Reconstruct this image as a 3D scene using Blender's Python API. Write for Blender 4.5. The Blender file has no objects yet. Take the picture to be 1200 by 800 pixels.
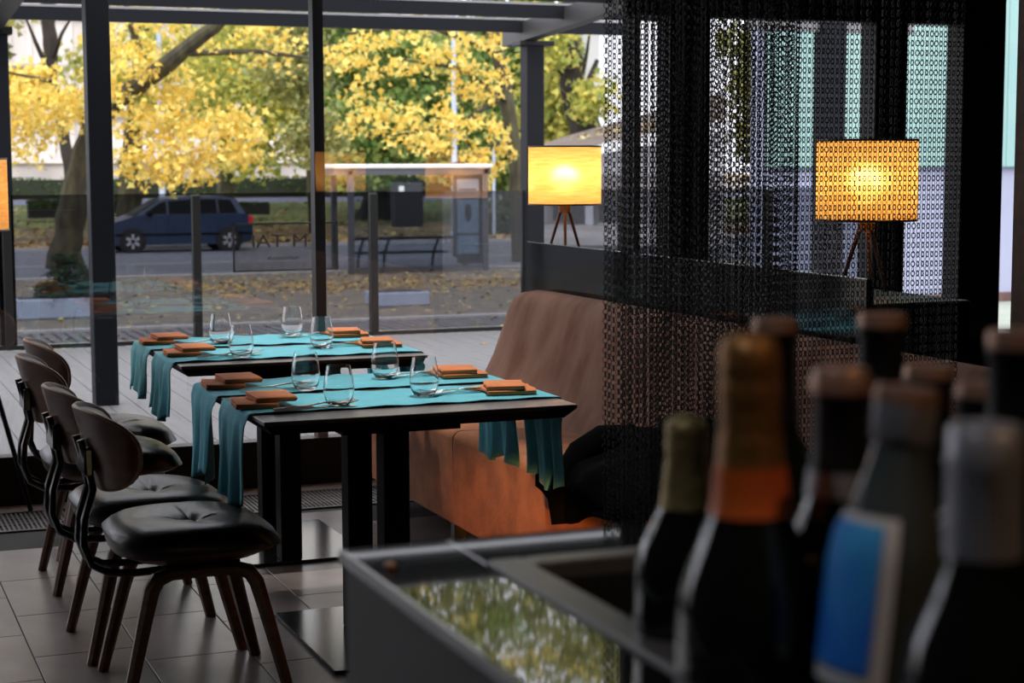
import bpy, math, random
import numpy as np
from mathutils import Vector, Matrix
random.seed(7)
rng = np.random.default_rng(7)
S = bpy.context.scene
C = S.collection
PI = math.pi

# ------------------------------------------------------------------ camera
CAMZ = 1.47
FPX = 2054.6
YAW, PITCH, ROLL = 0.37847, 0.10256, 0.00265
_f = Vector((math.sin(YAW) * math.cos(PITCH), math.cos(YAW) * math.cos(PITCH), -math.sin(PITCH)))
_r = Vector((math.cos(YAW), -math.sin(YAW), 0))
_d = _f.cross(_r)
_r2 = _r * math.cos(ROLL) + _d * math.sin(ROLL)
_d2 = -_r * math.sin(ROLL) + _d * math.cos(ROLL)
cam_data = bpy.data.cameras.new('camera')
cam = bpy.data.objects.new('camera', cam_data)
C.objects.link(cam)
m = Matrix.Identity(4)
for i in range(3):
    m[i][0] = _r2[i]; m[i][1] = -_d2[i]; m[i][2] = -_f[i]
m[0][3], m[1][3], m[2][3] = 0, 0, CAMZ
cam.matrix_world = m
cam_data.sensor_width = 36.0
cam_data.lens = 36.0 * FPX / 1200.0
cam_data.clip_start = 0.05
cam_data.clip_end = 600
cam_data.dof.use_dof = True
cam_data.dof.focus_distance = 5.6
cam_data.dof.aperture_fstop = 6.0
S.camera = cam


def at(px, py, d):
    """a real 3D point: camera depth d metres along the ray of a photograph pixel"""
    return Vector((0, 0, CAMZ)) + (_r2 * ((px - 600) / FPX) + _d2 * ((py - 400) / FPX) + _f) * d


# ------------------------------------------------------------------ world: overcast autumn sky
W = bpy.data.worlds.new('overcast_sky')
S.world = W
W.use_nodes = True
nt = W.node_tree
nt.nodes.clear()
wo = nt.nodes.new('ShaderNodeOutputWorld')
bg = nt.nodes.new('ShaderNodeBackground')
tc = nt.nodes.new('ShaderNodeTexCoord')
sp = nt.nodes.new('ShaderNodeSeparateXYZ')
rp = nt.nodes.new('ShaderNodeValToRGB')
rp.color_ramp.elements[0].position = 0.0
rp.color_ramp.elements[0].color = (0.76, 0.76, 0.85, 1)
rp.color_ramp.elements[1].position = 0.6
rp.color_ramp.elements[1].color = (0.96, 0.95, 1.0, 1)
nt.links.new(tc.outputs['Generated'], sp.inputs[0])
nt.links.new(sp.outputs['Z'], rp.inputs[0])
nt.links.new(rp.outputs[0], bg.inputs['Color'])
bg.inputs['Strength'].default_value = 2.3
nt.links.new(bg.outputs[0], wo.inputs['Surface'])

sun_d = bpy.data.lights.new('sun', 'SUN')
sun_d.energy = 2.8
sun_d.angle = math.radians(40)
sun_d.color = (1.0, 0.95, 0.88)
sun = bpy.data.objects.new('sun', sun_d)
sun.rotation_euler = (math.radians(38), 0, math.radians(-25))
C.objects.link(sun)

S.view_settings.view_transform = 'Standard'
S.view_settings.look = 'None'
S.view_settings.gamma = 1.0
S.view_settings.use_curve_mapping = False
S.view_settings.exposure = 0.35

# ------------------------------------------------------------------ materials
MATS = {}


def mat(name, col, rough=0.6, metal=0.0, vary=0.0, vscale=8.0, bump=0.0, bscale=60.0, col2=None, stretch=(1, 1, 1),
        trans=0.0, sheen=0.0, spec=0.5, alpha=None, coat=0.0, coords='Object'):
    if name in MATS:
        return MATS[name]
    M = bpy.data.materials.new(name)
    M.use_nodes = True
    t = M.node_tree
    b = t.nodes['Principled BSDF']
    b.inputs['Base Color'].default_value = (*col, 1)
    b.inputs['Roughness'].default_value = rough
    b.inputs['Metallic'].default_value = metal
    b.inputs['Specular IOR Level'].default_value = spec
    b.inputs['Coat Weight'].default_value = coat
    if sheen:
        b.inputs['Sheen Weight'].default_value = sheen
        b.inputs['Sheen Roughness'].default_value = 0.4
    if vary or bump or col2:
        tx = t.nodes.new('ShaderNodeTexCoord')
        mp = t.nodes.new('ShaderNodeMapping')
        mp.inputs['Scale'].default_value = stretch
        t.links.new(tx.outputs[coords], mp.inputs[0])
    if vary or col2:
        n = t.nodes.new('ShaderNodeTexNoise')
        n.inputs['Scale'].default_value = vscale
        n.inputs['Detail'].default_value = 5
        t.links.new(mp.outputs[0], n.inputs['Vector'])
        r = t.nodes.new('ShaderNodeValToRGB')
        r.color_ramp.elements[0].position = 0.35
        r.color_ramp.elements[1].position = 0.68
        a = tuple(c * (1 - vary) for c in col)
        z = col2 if col2 else tuple(min(1, c * (1 + vary)) for c in col)
        r.color_ramp.elements[0].color = (*a, 1)
        r.color_ramp.elements[1].color = (*z, 1)
        t.links.new(n.outputs['Fac'], r.inputs[0])
        t.links.new(r.outputs[0], b.inputs['Base Color'])
    if bump:
        n2 = t.nodes.new('ShaderNodeTexNoise')
        n2.inputs['Scale'].default_value = bscale
        n2.inputs['Detail'].default_value = 3
        t.links.new(mp.outputs[0], n2.inputs['Vector'])
        bp = t.nodes.new('ShaderNodeBump')
        bp.inputs['Strength'].default_value = bump
        bp.inputs['Distance'].default_value = 0.01
        t.links.new(n2.outputs['Fac'], bp.inputs['Height'])
        t.links.new(bp.outputs[0], b.inputs['Normal'])
    MATS[name] = M
    return M


def island_mat(name, cols, rough=0.6, translucent=0.0, bright=0.0):
    """each loose piece of the mesh takes its own colour of the ramp"""
    M = bpy.data.materials.new(name)
    M.use_nodes = True
    t = M.node_tree
    b = t.nodes['Principled BSDF']
    g = t.nodes.new('ShaderNodeNewGeometry')
    r = t.nodes.new('ShaderNodeValToRGB')
    els = r.color_ramp.elements
    while len(els) < len(cols):
        els.new(0.5)
    for i, c in enumerate(cols):
        els[i].position = i / (len(cols) - 1)
        els[i].color = (*c, 1)
    t.links.new(g.outputs['Random Per Island'], r.inputs[0])
    t.links.new(r.outputs[0], b.inputs['Base Color'])
    b.inputs['Roughness'].default_value = rough
    b.inputs['Specular IOR Level'].default_value = 0.25
    if translucent:
        tr = t.nodes.new('ShaderNodeBsdfTranslucent')
        mx = t.nodes.new('ShaderNodeMixShader')
        mx.inputs[0].default_value = translucent
        t.links.new(r.outputs[0], tr.inputs[0])
        t.links.new(b.outputs[0], mx.inputs[1])
        t.links.new(tr.outputs[0], mx.inputs[2])
        t.links.new(mx.outputs[0], t.nodes['Material Output'].inputs[0])
    MATS[name] = M
    return M


def pane_mat(name, tint, ior=1.5, rough=0.0, refl=(1, 1, 1)):
    """flat glass pane: clear transmission with a Fresnel reflection"""
    M = bpy.data.materials.new(name)
    M.use_nodes = True
    t = M.node_tree
    t.nodes.remove(t.nodes['Principled BSDF'])
    tr = t.nodes.new('ShaderNodeBsdfTransparent')
    tr.inputs[0].default_value = (*tint, 1)
    gl = t.nodes.new('ShaderNodeBsdfGlossy')
    gl.inputs['Color'].default_value = (*refl, 1)
    gl.inputs['Roughness'].default_value = rough
    fr = t.nodes.new('ShaderNodeFresnel')
    fr.inputs[0].default_value = ior
    mx = t.nodes.new('ShaderNodeMixShader')
    t.links.new(fr.outputs[0], mx.inputs[0])
    t.links.new(tr.outputs[0], mx.inputs[1])
    t.links.new(gl.outputs[0], mx.inputs[2])
    t.links.new(mx.outputs[0], t.nodes['Material Output'].inputs[0])
    MATS[name] = M
    return M


def glass_mat(name, col=(1, 1, 1), rough=0.0, ior=1.45):
    M = bpy.data.materials.new(name)
    M.use_nodes = True
    b = M.node_tree.nodes['Principled BSDF']
    b.inputs['Base Color'].default_value = (*col, 1)
    b.inputs['Transmission Weight'].default_value = 1
    b.inputs['Roughness'].default_value = rough
    b.inputs['IOR'].default_value = ior
    MATS[name] = M
    return M


M_tile = mat('grey_porcelain', (0.200, 0.165, 0.158), 0.30, vary=0.18, vscale=5, bump=0.03, bscale=90)
M_grout = mat('dark_grout', (0.02, 0.019, 0.018), 0.9)
M_deck = mat('grey_deck_board', (0.145, 0.145, 0.152), 0.6, vary=0.10, vscale=3, stretch=(6, 0.5, 1), bump=0.05)
M_black = mat('black_powder_coat', (0.006, 0.006, 0.006), 0.45, spec=0.3)
M_anthr = mat('anthracite_aluminium', (0.007, 0.008, 0.011), 0.55, vary=0.05, vscale=3, spec=0.15)
M_anthr2 = mat('grey_brown_rafter', (0.035, 0.035, 0.036), 0.5, vary=0.05, vscale=3)
M_strip = mat('pale_gutter', (0.20, 0.20, 0.22), 0.5, vary=0.06, vscale=8)
M_wall = mat('dark_wall_paint', (0.022, 0.018, 0.016), 0.8, vary=0.1, vscale=3)
M_ceil = mat('dark_ceiling_paint', (0.03, 0.026, 0.024), 0.85, vary=0.1, vscale=3)
M_brownwall = mat('brown_plaster', (0.075, 0.058, 0.050), 0.9, vary=0.15, vscale=30, bump=0.3, bscale=160)
M_table = mat('black_laminate', (0.080, 0.070, 0.072), 0.30, vary=0.08, vscale=12)
M_tableunder = mat('black_lacquer', (0.003, 0.003, 0.003), 0.6, spec=0.08)
M_plate = mat('black_glossy_steel', (0.022, 0.022, 0.024), 0.16, metal=0.0, spec=0.8, vary=0.05)
M_teal = mat('turquoise_linen', (0.085, 0.385, 0.475), 0.85, vary=0.08, vscale=14, bump=0.12, bscale=700, sheen=0.1)
M_orange = mat('orange_linen', (0.47, 0.150, 0.048), 0.85, vary=0.08, vscale=20, bump=0.15, bscale=600)
M_steel = mat('polished_steel', (0.75, 0.74, 0.72), 0.14, metal=1.0, vary=0.03)
M_leather = mat('black_leather', (0.013, 0.012, 0.013), 0.33, bump=0.10, bscale=140, vary=0.1)
M_walnut = mat('dark_walnut', (0.070, 0.028, 0.015), 0.38, col2=(0.14, 0.062, 0.032), vscale=5, stretch=(1, 1, 6))
M_plyedge = mat('plywood_edge', (0.28, 0.15, 0.085), 0.45, vary=0.2, vscale=40)
M_tube = mat('black_chrome_tube', (0.010, 0.010, 0.011), 0.22, spec=0.7)
M_suede = mat('brown_suede', (0.20, 0.082, 0.042), 0.9, col2=(0.34, 0.185, 0.125), vscale=4.5, stretch=(1, 1.6, 0.8), bump=0.12, bscale=60, sheen=0.06)
M_suede2 = mat('brown_suede_seat', (0.27, 0.095, 0.034), 0.9, vary=0.25, vscale=9, bump=0.15, bscale=60, sheen=0.0)
M_gloss = mat('black_glossy_panel', (0.004, 0.004, 0.004), 0.06, spec=0.6)
M_cloth = mat('black_wool', (0.0015, 0.0015, 0.002), 0.95, bump=0.2, bscale=300, spec=0.02)
M_chain = mat('bronze_black_chain', (0.008, 0.005, 0.0035), 0.55, metal=0.2, spec=0.2, vary=0.1)
M_grate = mat('bronze_grate', (0.12, 0.115, 0.11), 0.4, metal=0.5, vary=0.1)
M_counter = mat('grey_green_panel', (0.016, 0.020, 0.018), 0.5, spec=0.25, vary=0.06, vscale=4)
M_countertop = mat('smoked_glass_top', (0.008, 0.010, 0.009), 0.03, spec=0.45, vary=0.02)
M_trim = mat('brushed_steel_trim', (0.17, 0.17, 0.17), 0.36, metal=0.6, vary=0.06, vscale=20, stretch=(1, 8, 1))
M_glassedge = mat('green_glass_edge', (0.010, 0.028, 0.025), 0.15)
M_well = mat('dark_well', (0.006, 0.006, 0.006), 0.6)
M_bark = mat('mossy_bark', (0.022, 0.017, 0.012), 0.9, col2=(0.075, 0.07, 0.032), vscale=4, stretch=(1, 1, 0.3), bump=0.8, bscale=9)
M_bark2 = mat('dark_bark', (0.014, 0.011, 0.009), 0.9, col2=(0.035, 0.028, 0.022), vscale=4, stretch=(1, 1, 0.3), bump=0.8, bscale=9)
M_asph = mat('asphalt_road', (0.125, 0.135, 0.165), 0.75, vary=0.1, vscale=2)
M_side = mat('leafy_sidewalk_asphalt', (0.10, 0.09, 0.085), 0.9, col2=(0.20, 0.17, 0.12), vscale=2.5)
M_paver = mat('grey_paver', (0.13, 0.125, 0.13), 0.85, vary=0.2, vscale=4, bump=0.1)
M_kerb = mat('pale_kerb', (0.38, 0.37, 0.36), 0.8, vary=0.1, vscale=5)
M_grass = mat('autumn_grass', (0.14, 0.21, 0.05), 0.95, col2=(0.26, 0.27, 0.10), vscale=1.5, bump=0.4, bscale=20)
M_soil = mat('leaf_strewn_soil', (0.13, 0.085, 0.045), 0.95, col2=(0.27, 0.20, 0.10), vscale=1.6)
M_concrete = mat('pale_concrete', (0.62, 0.58, 0.57), 0.85, vary=0.12, vscale=0.4, stretch=(1, 1, 0.3))
M_concrete2 = mat('grey_concrete', (0.42, 0.40, 0.40), 0.85, vary=0.15, vscale=0.5, stretch=(1, 1, 0.3))
M_white = mat('white_render', (0.80, 0.82, 0.88), 0.85, vary=0.03, vscale=1)
M_teal_fac = mat('pale_teal_cladding', (0.20, 0.36, 0.36), 0.35, col2=(0.30, 0.44, 0.40), vscale=0.25)
M_lav = mat('pale_lavender_render', (0.30, 0.32, 0.44), 0.8, vary=0.05, vscale=0.5)
M_brownband = mat('brown_plinth', (0.10, 0.055, 0.05), 0.8, vary=0.2)
M_palepave = mat('pale_plaza_paving', (0.28, 0.31, 0.27), 0.8, vary=0.15, vscale=1)
M_hedge = island_mat('hedge_leaf', [(0.02, 0.045, 0.012), (0.05, 0.10, 0.02), (0.09, 0.14, 0.03)], 0.7)
M_hedge_core = mat('hedge_core', (0.015, 0.022, 0.010), 0.9, vary=0.2)
M_juniper = island_mat('juniper_needles', [(0.012, 0.030, 0.018), (0.022, 0.055, 0.028), (0.06, 0.06, 0.03)], 0.7)
M_planter = mat('blue_grey_planter', (0.33, 0.38, 0.48), 0.75, vary=0.05)
M_planterdark = mat('dark_planter_timber', (0.03, 0.028, 0.028), 0.8, vary=0.2)
M_carblue = mat('navy_car_paint', (0.010, 0.026, 0.062), 0.3, spec=0.5, coat=0.3, vary=0.03)
M_cardark = mat('dark_car_glass', (0.004, 0.005, 0.006), 0.4, spec=0.08)
M_tyre = mat('tyre_rubber', (0.010, 0.010, 0.010), 0.8)
M_alloy = mat('alloy_wheel', (0.50, 0.51, 0.53), 0.3, metal=0.7, vary=0.05)
M_red = mat('red_tail_lamp', (0.55, 0.02, 0.03), 0.2)
M_clearlamp = mat('clear_headlamp', (0.6, 0.65, 0.7), 0.1)
M_shelter = mat('grey_blue_steel', (0.060, 0.066, 0.078), 0.5, vary=0.05)
M_rooflight = mat('pale_shelter_roof', (0.60, 0.60, 0.62), 0.5, vary=0.05)
M_poster = mat('pale_blue_poster', (0.34, 0.50, 0.60), 0.4, col2=(0.44, 0.58, 0.66), vscale=2)
M_pole = mat('galvanised_pole', (0.42, 0.50, 0.66), 0.5, vary=0.05)
M_cabinet = mat('dark_grey_cabinet', (0.035, 0.035, 0.038), 0.7, vary=0.08)
M_roofbrown = mat('brown_roof_tile', (0.11, 0.085, 0.075), 0.85, vary=0.2, vscale=3)
M_hutwin = mat('hut_dark_window', (0.06, 0.065, 0.07), 0.2)
M_fac_glass = pane_mat('facade_glass', (0.97, 0.98, 0.98), 2.0)
M_tint_glass = pane_mat('smoked_balustrade_glass', (0.52, 0.53, 0.56), 1.30)
M_shelter_glass = pane_mat('shelter_glass', (0.80, 0.84, 0.88), 1.3)
M_sign_glass = pane_mat('sign_acrylic', (0.88, 0.86, 0.84), 1.2)
M_glass = glass_mat('tumbler_glass')
M_gold = mat('gold_foil', (0.36, 0.27, 0.11), 0.42, metal=0.6, vary=0.15, vscale=60, bump=0.3, bscale=150)
M_gold2 = mat('amber_foil', (0.36, 0.17, 0.05), 0.40, metal=0.6, vary=0.15, vscale=60, bump=0.3, bscale=150)
M_collar = mat('orange_collar', (0.68, 0.12, 0.012), 0.5, vary=0.1)
M_greenglass = mat('dark_bottle_glass', (0.006, 0.008, 0.006), 0.08, spec=0.7)
M_clearbottle = mat('grey_bottle_glass', (0.07, 0.085, 0.085), 0.10, spec=0.7)
M_blackfoil = mat('black_foil', (0.010, 0.009, 0.010), 0.4)
M_silverfoil = mat('silver_foil', (0.42, 0.42, 0.45), 0.38, metal=0.5, vary=0.1, vscale=40)
M_copperfoil = mat('copper_cap', (0.42, 0.24, 0.17), 0.42, metal=0.5, vary=0.1)
M_bluelabel = mat('blue_label', (0.03, 0.22, 0.90), 0.5, col2=(0.08, 0.60, 0.95), vscale=9)
M_whitelabel = mat('white_label', (0.75, 0.75, 0.74), 0.6, vary=0.05)
M_lampwood = mat('oak_tripod', (0.12, 0.045, 0.018), 0.45, vary=0.2, vscale=20)
M_bulb = bpy.data.materials.new('glowing_bulb')
M_bulb.use_nodes = True
_b = M_bulb.node_tree.nodes['Principled BSDF']
_b.inputs['Emission Color'].default_value = (1, 0.7, 0.35, 1)
_b.inputs['Emission Strength'].default_value = 12
M_fallen = island_mat('fallen_leaf', [(0.38, 0.30, 0.10), (0.50, 0.42, 0.16), (0.26, 0.17, 0.08), (0.56, 0.54, 0.32)], 0.8)
M_fallen_o = island_mat('orange_fallen_leaf', [(0.40, 0.24, 0.07), (0.50, 0.35, 0.12), (0.28, 0.15, 0.07), (0.55, 0.45, 0.18)], 0.8)
M_yellow = island_mat('yellow_maple_leaf', [(0.60, 0.42, 0.06), (0.80, 0.58, 0.12), (0.86, 0.70, 0.22), (0.58, 0.55, 0.16)], 0.6, 0.4)
M_yelgreen = island_mat('yellow_green_leaf', [(0.18, 0.25, 0.06), (0.42, 0.44, 0.10), (0.70, 0.60, 0.13), (0.32, 0.36, 0.10)], 0.6, 0.4)
M_green = island_mat('green_leaf', [(0.07, 0.15, 0.04), (0.17, 0.28, 0.07), (0.36, 0.42, 0.12), (0.22, 0.33, 0.13)], 0.6, 0.35)
M_olive = island_mat('olive_leaf', [(0.16, 0.18, 0.07), (0.30, 0.31, 0.11), (0.46, 0.42, 0.13), (0.24, 0.30, 0.15)], 0.6, 0.35)


def veneer():
    M = bpy.data.materials.new('wood_veneer_shade')
    M.use_nodes = True
    t = M.node_tree
    t.nodes.remove(t.nodes['Principled BSDF'])
    tx = t.nodes.new('ShaderNodeTexCoord')
    mp = t.nodes.new('ShaderNodeMapping')
    mp.inputs['Scale'].default_value = (5, 5, 60)
    t.links.new(tx.outputs['Object'], mp.inputs[0])
    n = t.nodes.new('ShaderNodeTexNoise')
    n.inputs['Scale'].default_value = 1.6
    n.inputs['Detail'].default_value = 6
    n.inputs['Distortion'].default_value = 0.8
    t.links.new(mp.outputs[0], n.inputs['Vector'])
    r = t.nodes.new('ShaderNodeValToRGB')
    r.color_ramp.elements[0].position = 0.38
    r.color_ramp.elements[0].color = (0.90, 0.54, 0.20, 1)
    r.color_ramp.elements[1].position = 0.60
    r.color_ramp.elements[1].color = (0.98, 0.66, 0.30, 1)
    t.links.new(n.outputs['Fac'], r.inputs[0])
    tl = t.nodes.new('ShaderNodeBsdfTranslucent')
    df = t.nodes.new('ShaderNodeBsdfDiffuse')
    mx = t.nodes.new('ShaderNodeMixShader')
    mx.inputs[0].default_value = 0.45
    rf = t.nodes.new('ShaderNodeBsdfRefraction')
    rf.inputs['IOR'].default_value = 1.30
    rf.inputs['Roughness'].default_value = 0.75
    t.links.new(r.outputs[0], rf.inputs[0])
    mx2 = t.nodes.new('ShaderNodeMixShader')
    mx2.inputs[0].default_value = 0.14
    t.links.new(r.outputs[0], tl.inputs[0])
    t.links.new(r.outputs[0], df.inputs[0])
    t.links.new(tl.outputs[0], mx.inputs[1])
    t.links.new(df.outputs[0], mx.inputs[2])
    t.links.new(mx.outputs[0], mx2.inputs[1])
    t.links.new(rf.outputs[0], mx2.inputs[2])
    t.links.new(mx2.outputs[0], t.nodes['Material Output'].inputs[0])
    return M


M_shade = veneer()


# ------------------------------------------------------------------ mesh helpers
class MB:
    def __init__(s):
        s.v = []; s.f = []

    def add(s, vs, fs):
        o = len(s.v)
        s.v.extend([tuple(p) for p in vs])
        s.f.extend([tuple(i + o for i in f) for f in fs])
        return s

    def box(s, x0, x1, y0, y1, z0, z1, rot=None, c=None):
        vs = [Vector((x, y, z)) for z in (z0, z1) for y in (y0, y1) for x in (x0, x1)]
        if rot is not None:
            c = Vector(c) if c is not None else Vector(((x0 + x1) / 2, (y0 + y1) / 2, (z0 + z1) / 2))
            vs = [c + rot @ (p - c) for p in vs]
        return s.add(vs, [(0, 2, 3, 1), (4, 5, 7, 6), (0, 1, 5, 4), (2, 6, 7, 3), (0, 4, 6, 2), (1, 3, 7, 5)])

    def bbox(s, x0, x1, y0, y1, z0, z1, b=0.004):
        """box with bevelled vertical and top/bottom edges"""
        b = min(b, (x1 - x0) / 2.2, (y1 - y0) / 2.2, (z1 - z0) / 2.2)
        def ring(x0, x1, y0, y1, z, b):
            return [(x0 + b, y0, z), (x1 - b, y0, z), (x1, y0 + b, z), (x1, y1 - b, z), (x1 - b, y1, z), (x0 + b, y1, z), (x0, y1 - b, z), (x0, y0 + b, z)]
        rs = ring(x0 + b, x1 - b, y0 + b, y1 - b, z0, b * .5) + ring(x0, x1, y0, y1, z0 + b, b) + ring(x0, x1, y0, y1, z1 - b, b) + ring(x0 + b, x1 - b, y0 + b, y1 - b, z1, b * .5)
        fs = [tuple(range(7, -1, -1)), tuple(range(24, 32))]
        for k in range(3):
            for i in range(8):
                j = (i + 1) % 8
                fs.append((k * 8 + i, k * 8 + j, k * 8 + 8 + j, k * 8 + 8 + i))
        return s.add(rs, fs)

    def tube(s, pts, rad, n=8, closed=False, cap=True, flat=1.0, up=None):
        pts = [Vector(p) for p in pts]
        N = len(pts)
        rads = rad if isinstance(rad, (list, tuple)) else [rad] * N
        vs = []
        prev = None
        for i, p in enumerate(pts):
            if closed:
                d = pts[(i + 1) % N] - pts[i - 1]
            else:
                d = pts[min(i + 1, N - 1)] - pts[max(i - 1, 0)]
            d.normalize()
            if prev is None:
                a = Vector(up) if up is not None else (Vector((0, 0, 1)) if abs(d.z) < 0.9 else Vector((1, 0, 0)))
            else:
                a = prev
            a = (a - d * a.dot(d)); a.normalize(); prev = a
            b = d.cross(a)
            for k in range(n):
                t = 2 * PI * k / n
                vs.append(p + a * math.cos(t) * rads[i] + b * math.sin(t) * rads[i] * flat)
        fs = []
        for i in range(N if closed else N - 1):
            j = (i + 1) % N
            for k in range(n):
                l = (k + 1) % n
                fs.append((i * n + k, i * n + l, j * n + l, j * n + k))
        if cap and not closed:
            fs.append(tuple(range(n - 1, -1, -1)))
            fs.append(tuple((N - 1) * n + k for k in range(n)))
        return s.add(vs, fs)

    def lathe(s, prof, n=24, c=(0, 0, 0), a0=0, a1=2 * PI, cap=False):
        full = abs(a1 - a0 - 2 * PI) < 1e-6
        m_ = n if full else n + 1
        vs = []
        for (r, z) in prof:
            for k in range(m_):
                t = a0 + (a1 - a0) * k / n
                vs.append((c[0] + r * math.cos(t), c[1] + r * math.sin(t), c[2] + z))
        fs = []
        for i in range(len(prof) - 1):
            for k in range(n):
                l = (k + 1) % m_
                fs.append((i * m_ + k, i * m_ + l, (i + 1) * m_ + l, (i + 1) * m_ + k))
        if cap:
            fs.append(tuple(range(m_ - 1, -1, -1)))
            fs.append(tuple((len(prof) - 1) * m_ + k for k in range(m_)))
        return s.add(vs, fs)

    def prism(s, poly, axis, a, b):
        """poly in the two other axes, extruded along axis from a to b"""
        n = len(poly)
        def P(u, v, w):
            return {'x': (w, u, v), 'y': (u, w, v), 'z': (u, v, w)}[axis]
        vs = [P(u, v, a) for u, v in poly] + [P(u, v, b) for u, v in poly]
        fs = [tuple(range(n)), tuple(range(2 * n - 1, n - 1, -1))]
        for i in range(n):
            j = (i + 1) % n
            fs.append((i, i + n, j + n, j))
        return s.add(vs, fs)

    def disc_solid(s, top, bot, nr=8, nth=28):
        vs = [top(0, 0)]
        for i in range(1, nr + 1):
            for k in range(nth):
                vs.append(top(i / nr, 2 * PI * k / nth))
        o = len(vs)
        vs.append(bot(0, 0))
        for i in range(1, nr + 1):
            for k in range(nth):
                vs.append(bot(i / nr, 2 * PI * k / nth))
        fs = []
        for base, flip in ((0, False), (o, True)):
            for k in range(nth):
                l = (k + 1) % nth
                f = (base, base + 1 + k, base + 1 + l)
                fs.append(f[::-1] if flip else f)
                for i in range(nr - 1):
                    a = base + 1 + i * nth
                    f = (a + k, a + nth + k, a + nth + l, a + l)
                    fs.append(f[::-1] if flip else f)
        r0 = 1 + (nr - 1) * nth
        for k in range(nth):
            l = (k + 1) % nth
            fs.append((r0 + k, o + r0 + k, o + r0 + l, r0 + l))
        return s.add(vs, fs)

    def grid(s, fn, nu, nv, thick=None):
        vs = [fn(i / nu, j / nv) for j in range(nv + 1) for i in range(nu + 1)]
        fs = [(j * (nu + 1) + i, j * (nu + 1) + i + 1, (j + 1) * (nu + 1) + i + 1, (j + 1) * (nu + 1) + i) for j in range(nv) for i in range(nu)]
        return s.add(vs, fs)

    def build(s, name, material, parent=None, smooth=False, loc=None, sharp=35):
        me = bpy.data.meshes.new(name)
        me.from_pydata(s.v, [], s.f)
        me.materials.append(material)
        if smooth:
            me.shade_smooth()
            try:
                me.set_sharp_from_angle(angle=math.radians(sharp))
            except Exception:
                pass
        me.update()
        o = bpy.data.objects.new(name, me)
        C.objects.link(o)
        if parent is not None:
            o.parent = parent
        if loc is not None:
            o.location = loc
        return o


def thing(name, label, cat, loc=(0, 0, 0), rz=0, group=None):
    o = bpy.data.objects.new(name, None)
    o.empty_display_size = 0.1
    C.objects.link(o)
    o.location = loc
    o.rotation_euler = (0, 0, rz)
    return tag(o, label, cat, group)


def tag(o, label=None, cat=None, group=None, kind=None):
    if label: o['label'] = label
    if cat: o['category'] = cat
    if group: o['group'] = group
    if kind: o['kind'] = kind
    return o


def copy_tree(o, parent=None):
    c = o.copy()
    C.objects.link(c)
    c.parent = parent
    for ch in KIDS.get(o.name, []) or o.children:
        copy_tree(ch, c)
    return c


KIDS = {}


def struct(o):
    o['kind'] = 'structure'
    return o


def tri_cloud(name, P, size, material, parent=None, lobed=False, flatz=0.0, stretch=1.6):
    """a cloud of single folded leaf blades at the points P (numpy)"""
    n = len(P)
    a = rng.normal(size=(n, 3)); a[:, 2] *= (1 - flatz); a /= np.linalg.norm(a, axis=1)[:, None]
    b = rng.normal(size=(n, 3)); b[:, 2] *= (1 - flatz)
    b -= a * np.sum(a * b, axis=1)[:, None]
    b /= np.linalg.norm(b, axis=1)[:, None]
    s = (size * rng.uniform(0.6, 1.25, n))[:, None]
    c = np.cross(a, b)
    if lobed:
        pts = [(-.5, 0, 0), (-.22, .20, .05), (-.10, .52, .0), (.12, .22, .06), (.62, 0, 0), (.12, -.22, .06), (-.10, -.52, 0), (-.22, -.20, .05)]
        tri = [(0, 1, 7), (1, 2, 3), (1, 3, 5), (1, 5, 7), (3, 4, 5), (5, 6, 7)]
    else:
        pts = [(-.5, 0, 0), (0, .5 / stretch, .1), (.5, 0, 0), (0, -.5 / stretch, .1)]
        tri = [(0, 2, 1), (0, 3, 2)]
    k = len(pts)
    V = np.stack([P + s * (p[0] * a + p[1] * b + p[2] * c) for p in pts], axis=1).reshape(-1, 3)
    T = np.array(tri)[None] + (np.arange(n) * k)[:, None, None]
    T = T.reshape(-1, 3)
    me = bpy.data.meshes.new(name)
    me.vertices.add(len(V)); me.vertices.foreach_set('co', V.astype(np.float32).ravel())
    me.loops.add(len(T) * 3); me.loops.foreach_set('vertex_index', T.astype(np.int32).ravel())
    me.polygons.add(len(T)); me.polygons.foreach_set('loop_start', np.arange(0, len(T) * 3, 3, dtype=np.int32))
    me.update(calc_edges=True)
    me.materials.append(material)
    o = bpy.data.objects.new(name, me)
    C.objects.link(o)
    if parent is not None: o.parent = parent
    o['kind'] = 'stuff'
    return o


def blob_points(blobs, n, clump=0.0, clumps=0, shell=0.35):
    """points in ellipsoids ((centre),(radii),weight), gathered into clumps"""
    w = np.array([b[2] for b in blobs], float); w /= w.sum()
    out = []
    for b, k in zip(blobs, (w * n).astype(int)):
        c = np.array(b[0]); r = np.array(b[1])
        if clumps:
            m_ = max(3, int(clumps * k / n))
            u = rng.normal(size=(m_, 3)); u /= np.linalg.norm(u, axis=1)[:, None]
            cc = c + u * (rng.uniform(shell, 1, m_) ** 0.6)[:, None] * r
            idx = rng.integers(0, m_, k)
            d = rng.normal(size=(k, 3)); d[:, 2] *= .55
            out.append(cc[idx] + d * clump)
        else:
            u = rng.normal(size=(k, 3)); u /= np.linalg.norm(u, axis=1)[:, None]
            out.append(c + u * (rng.uniform(shell, 1, k) ** .5)[:, None] * r)
    return np.concatenate(out)


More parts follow.
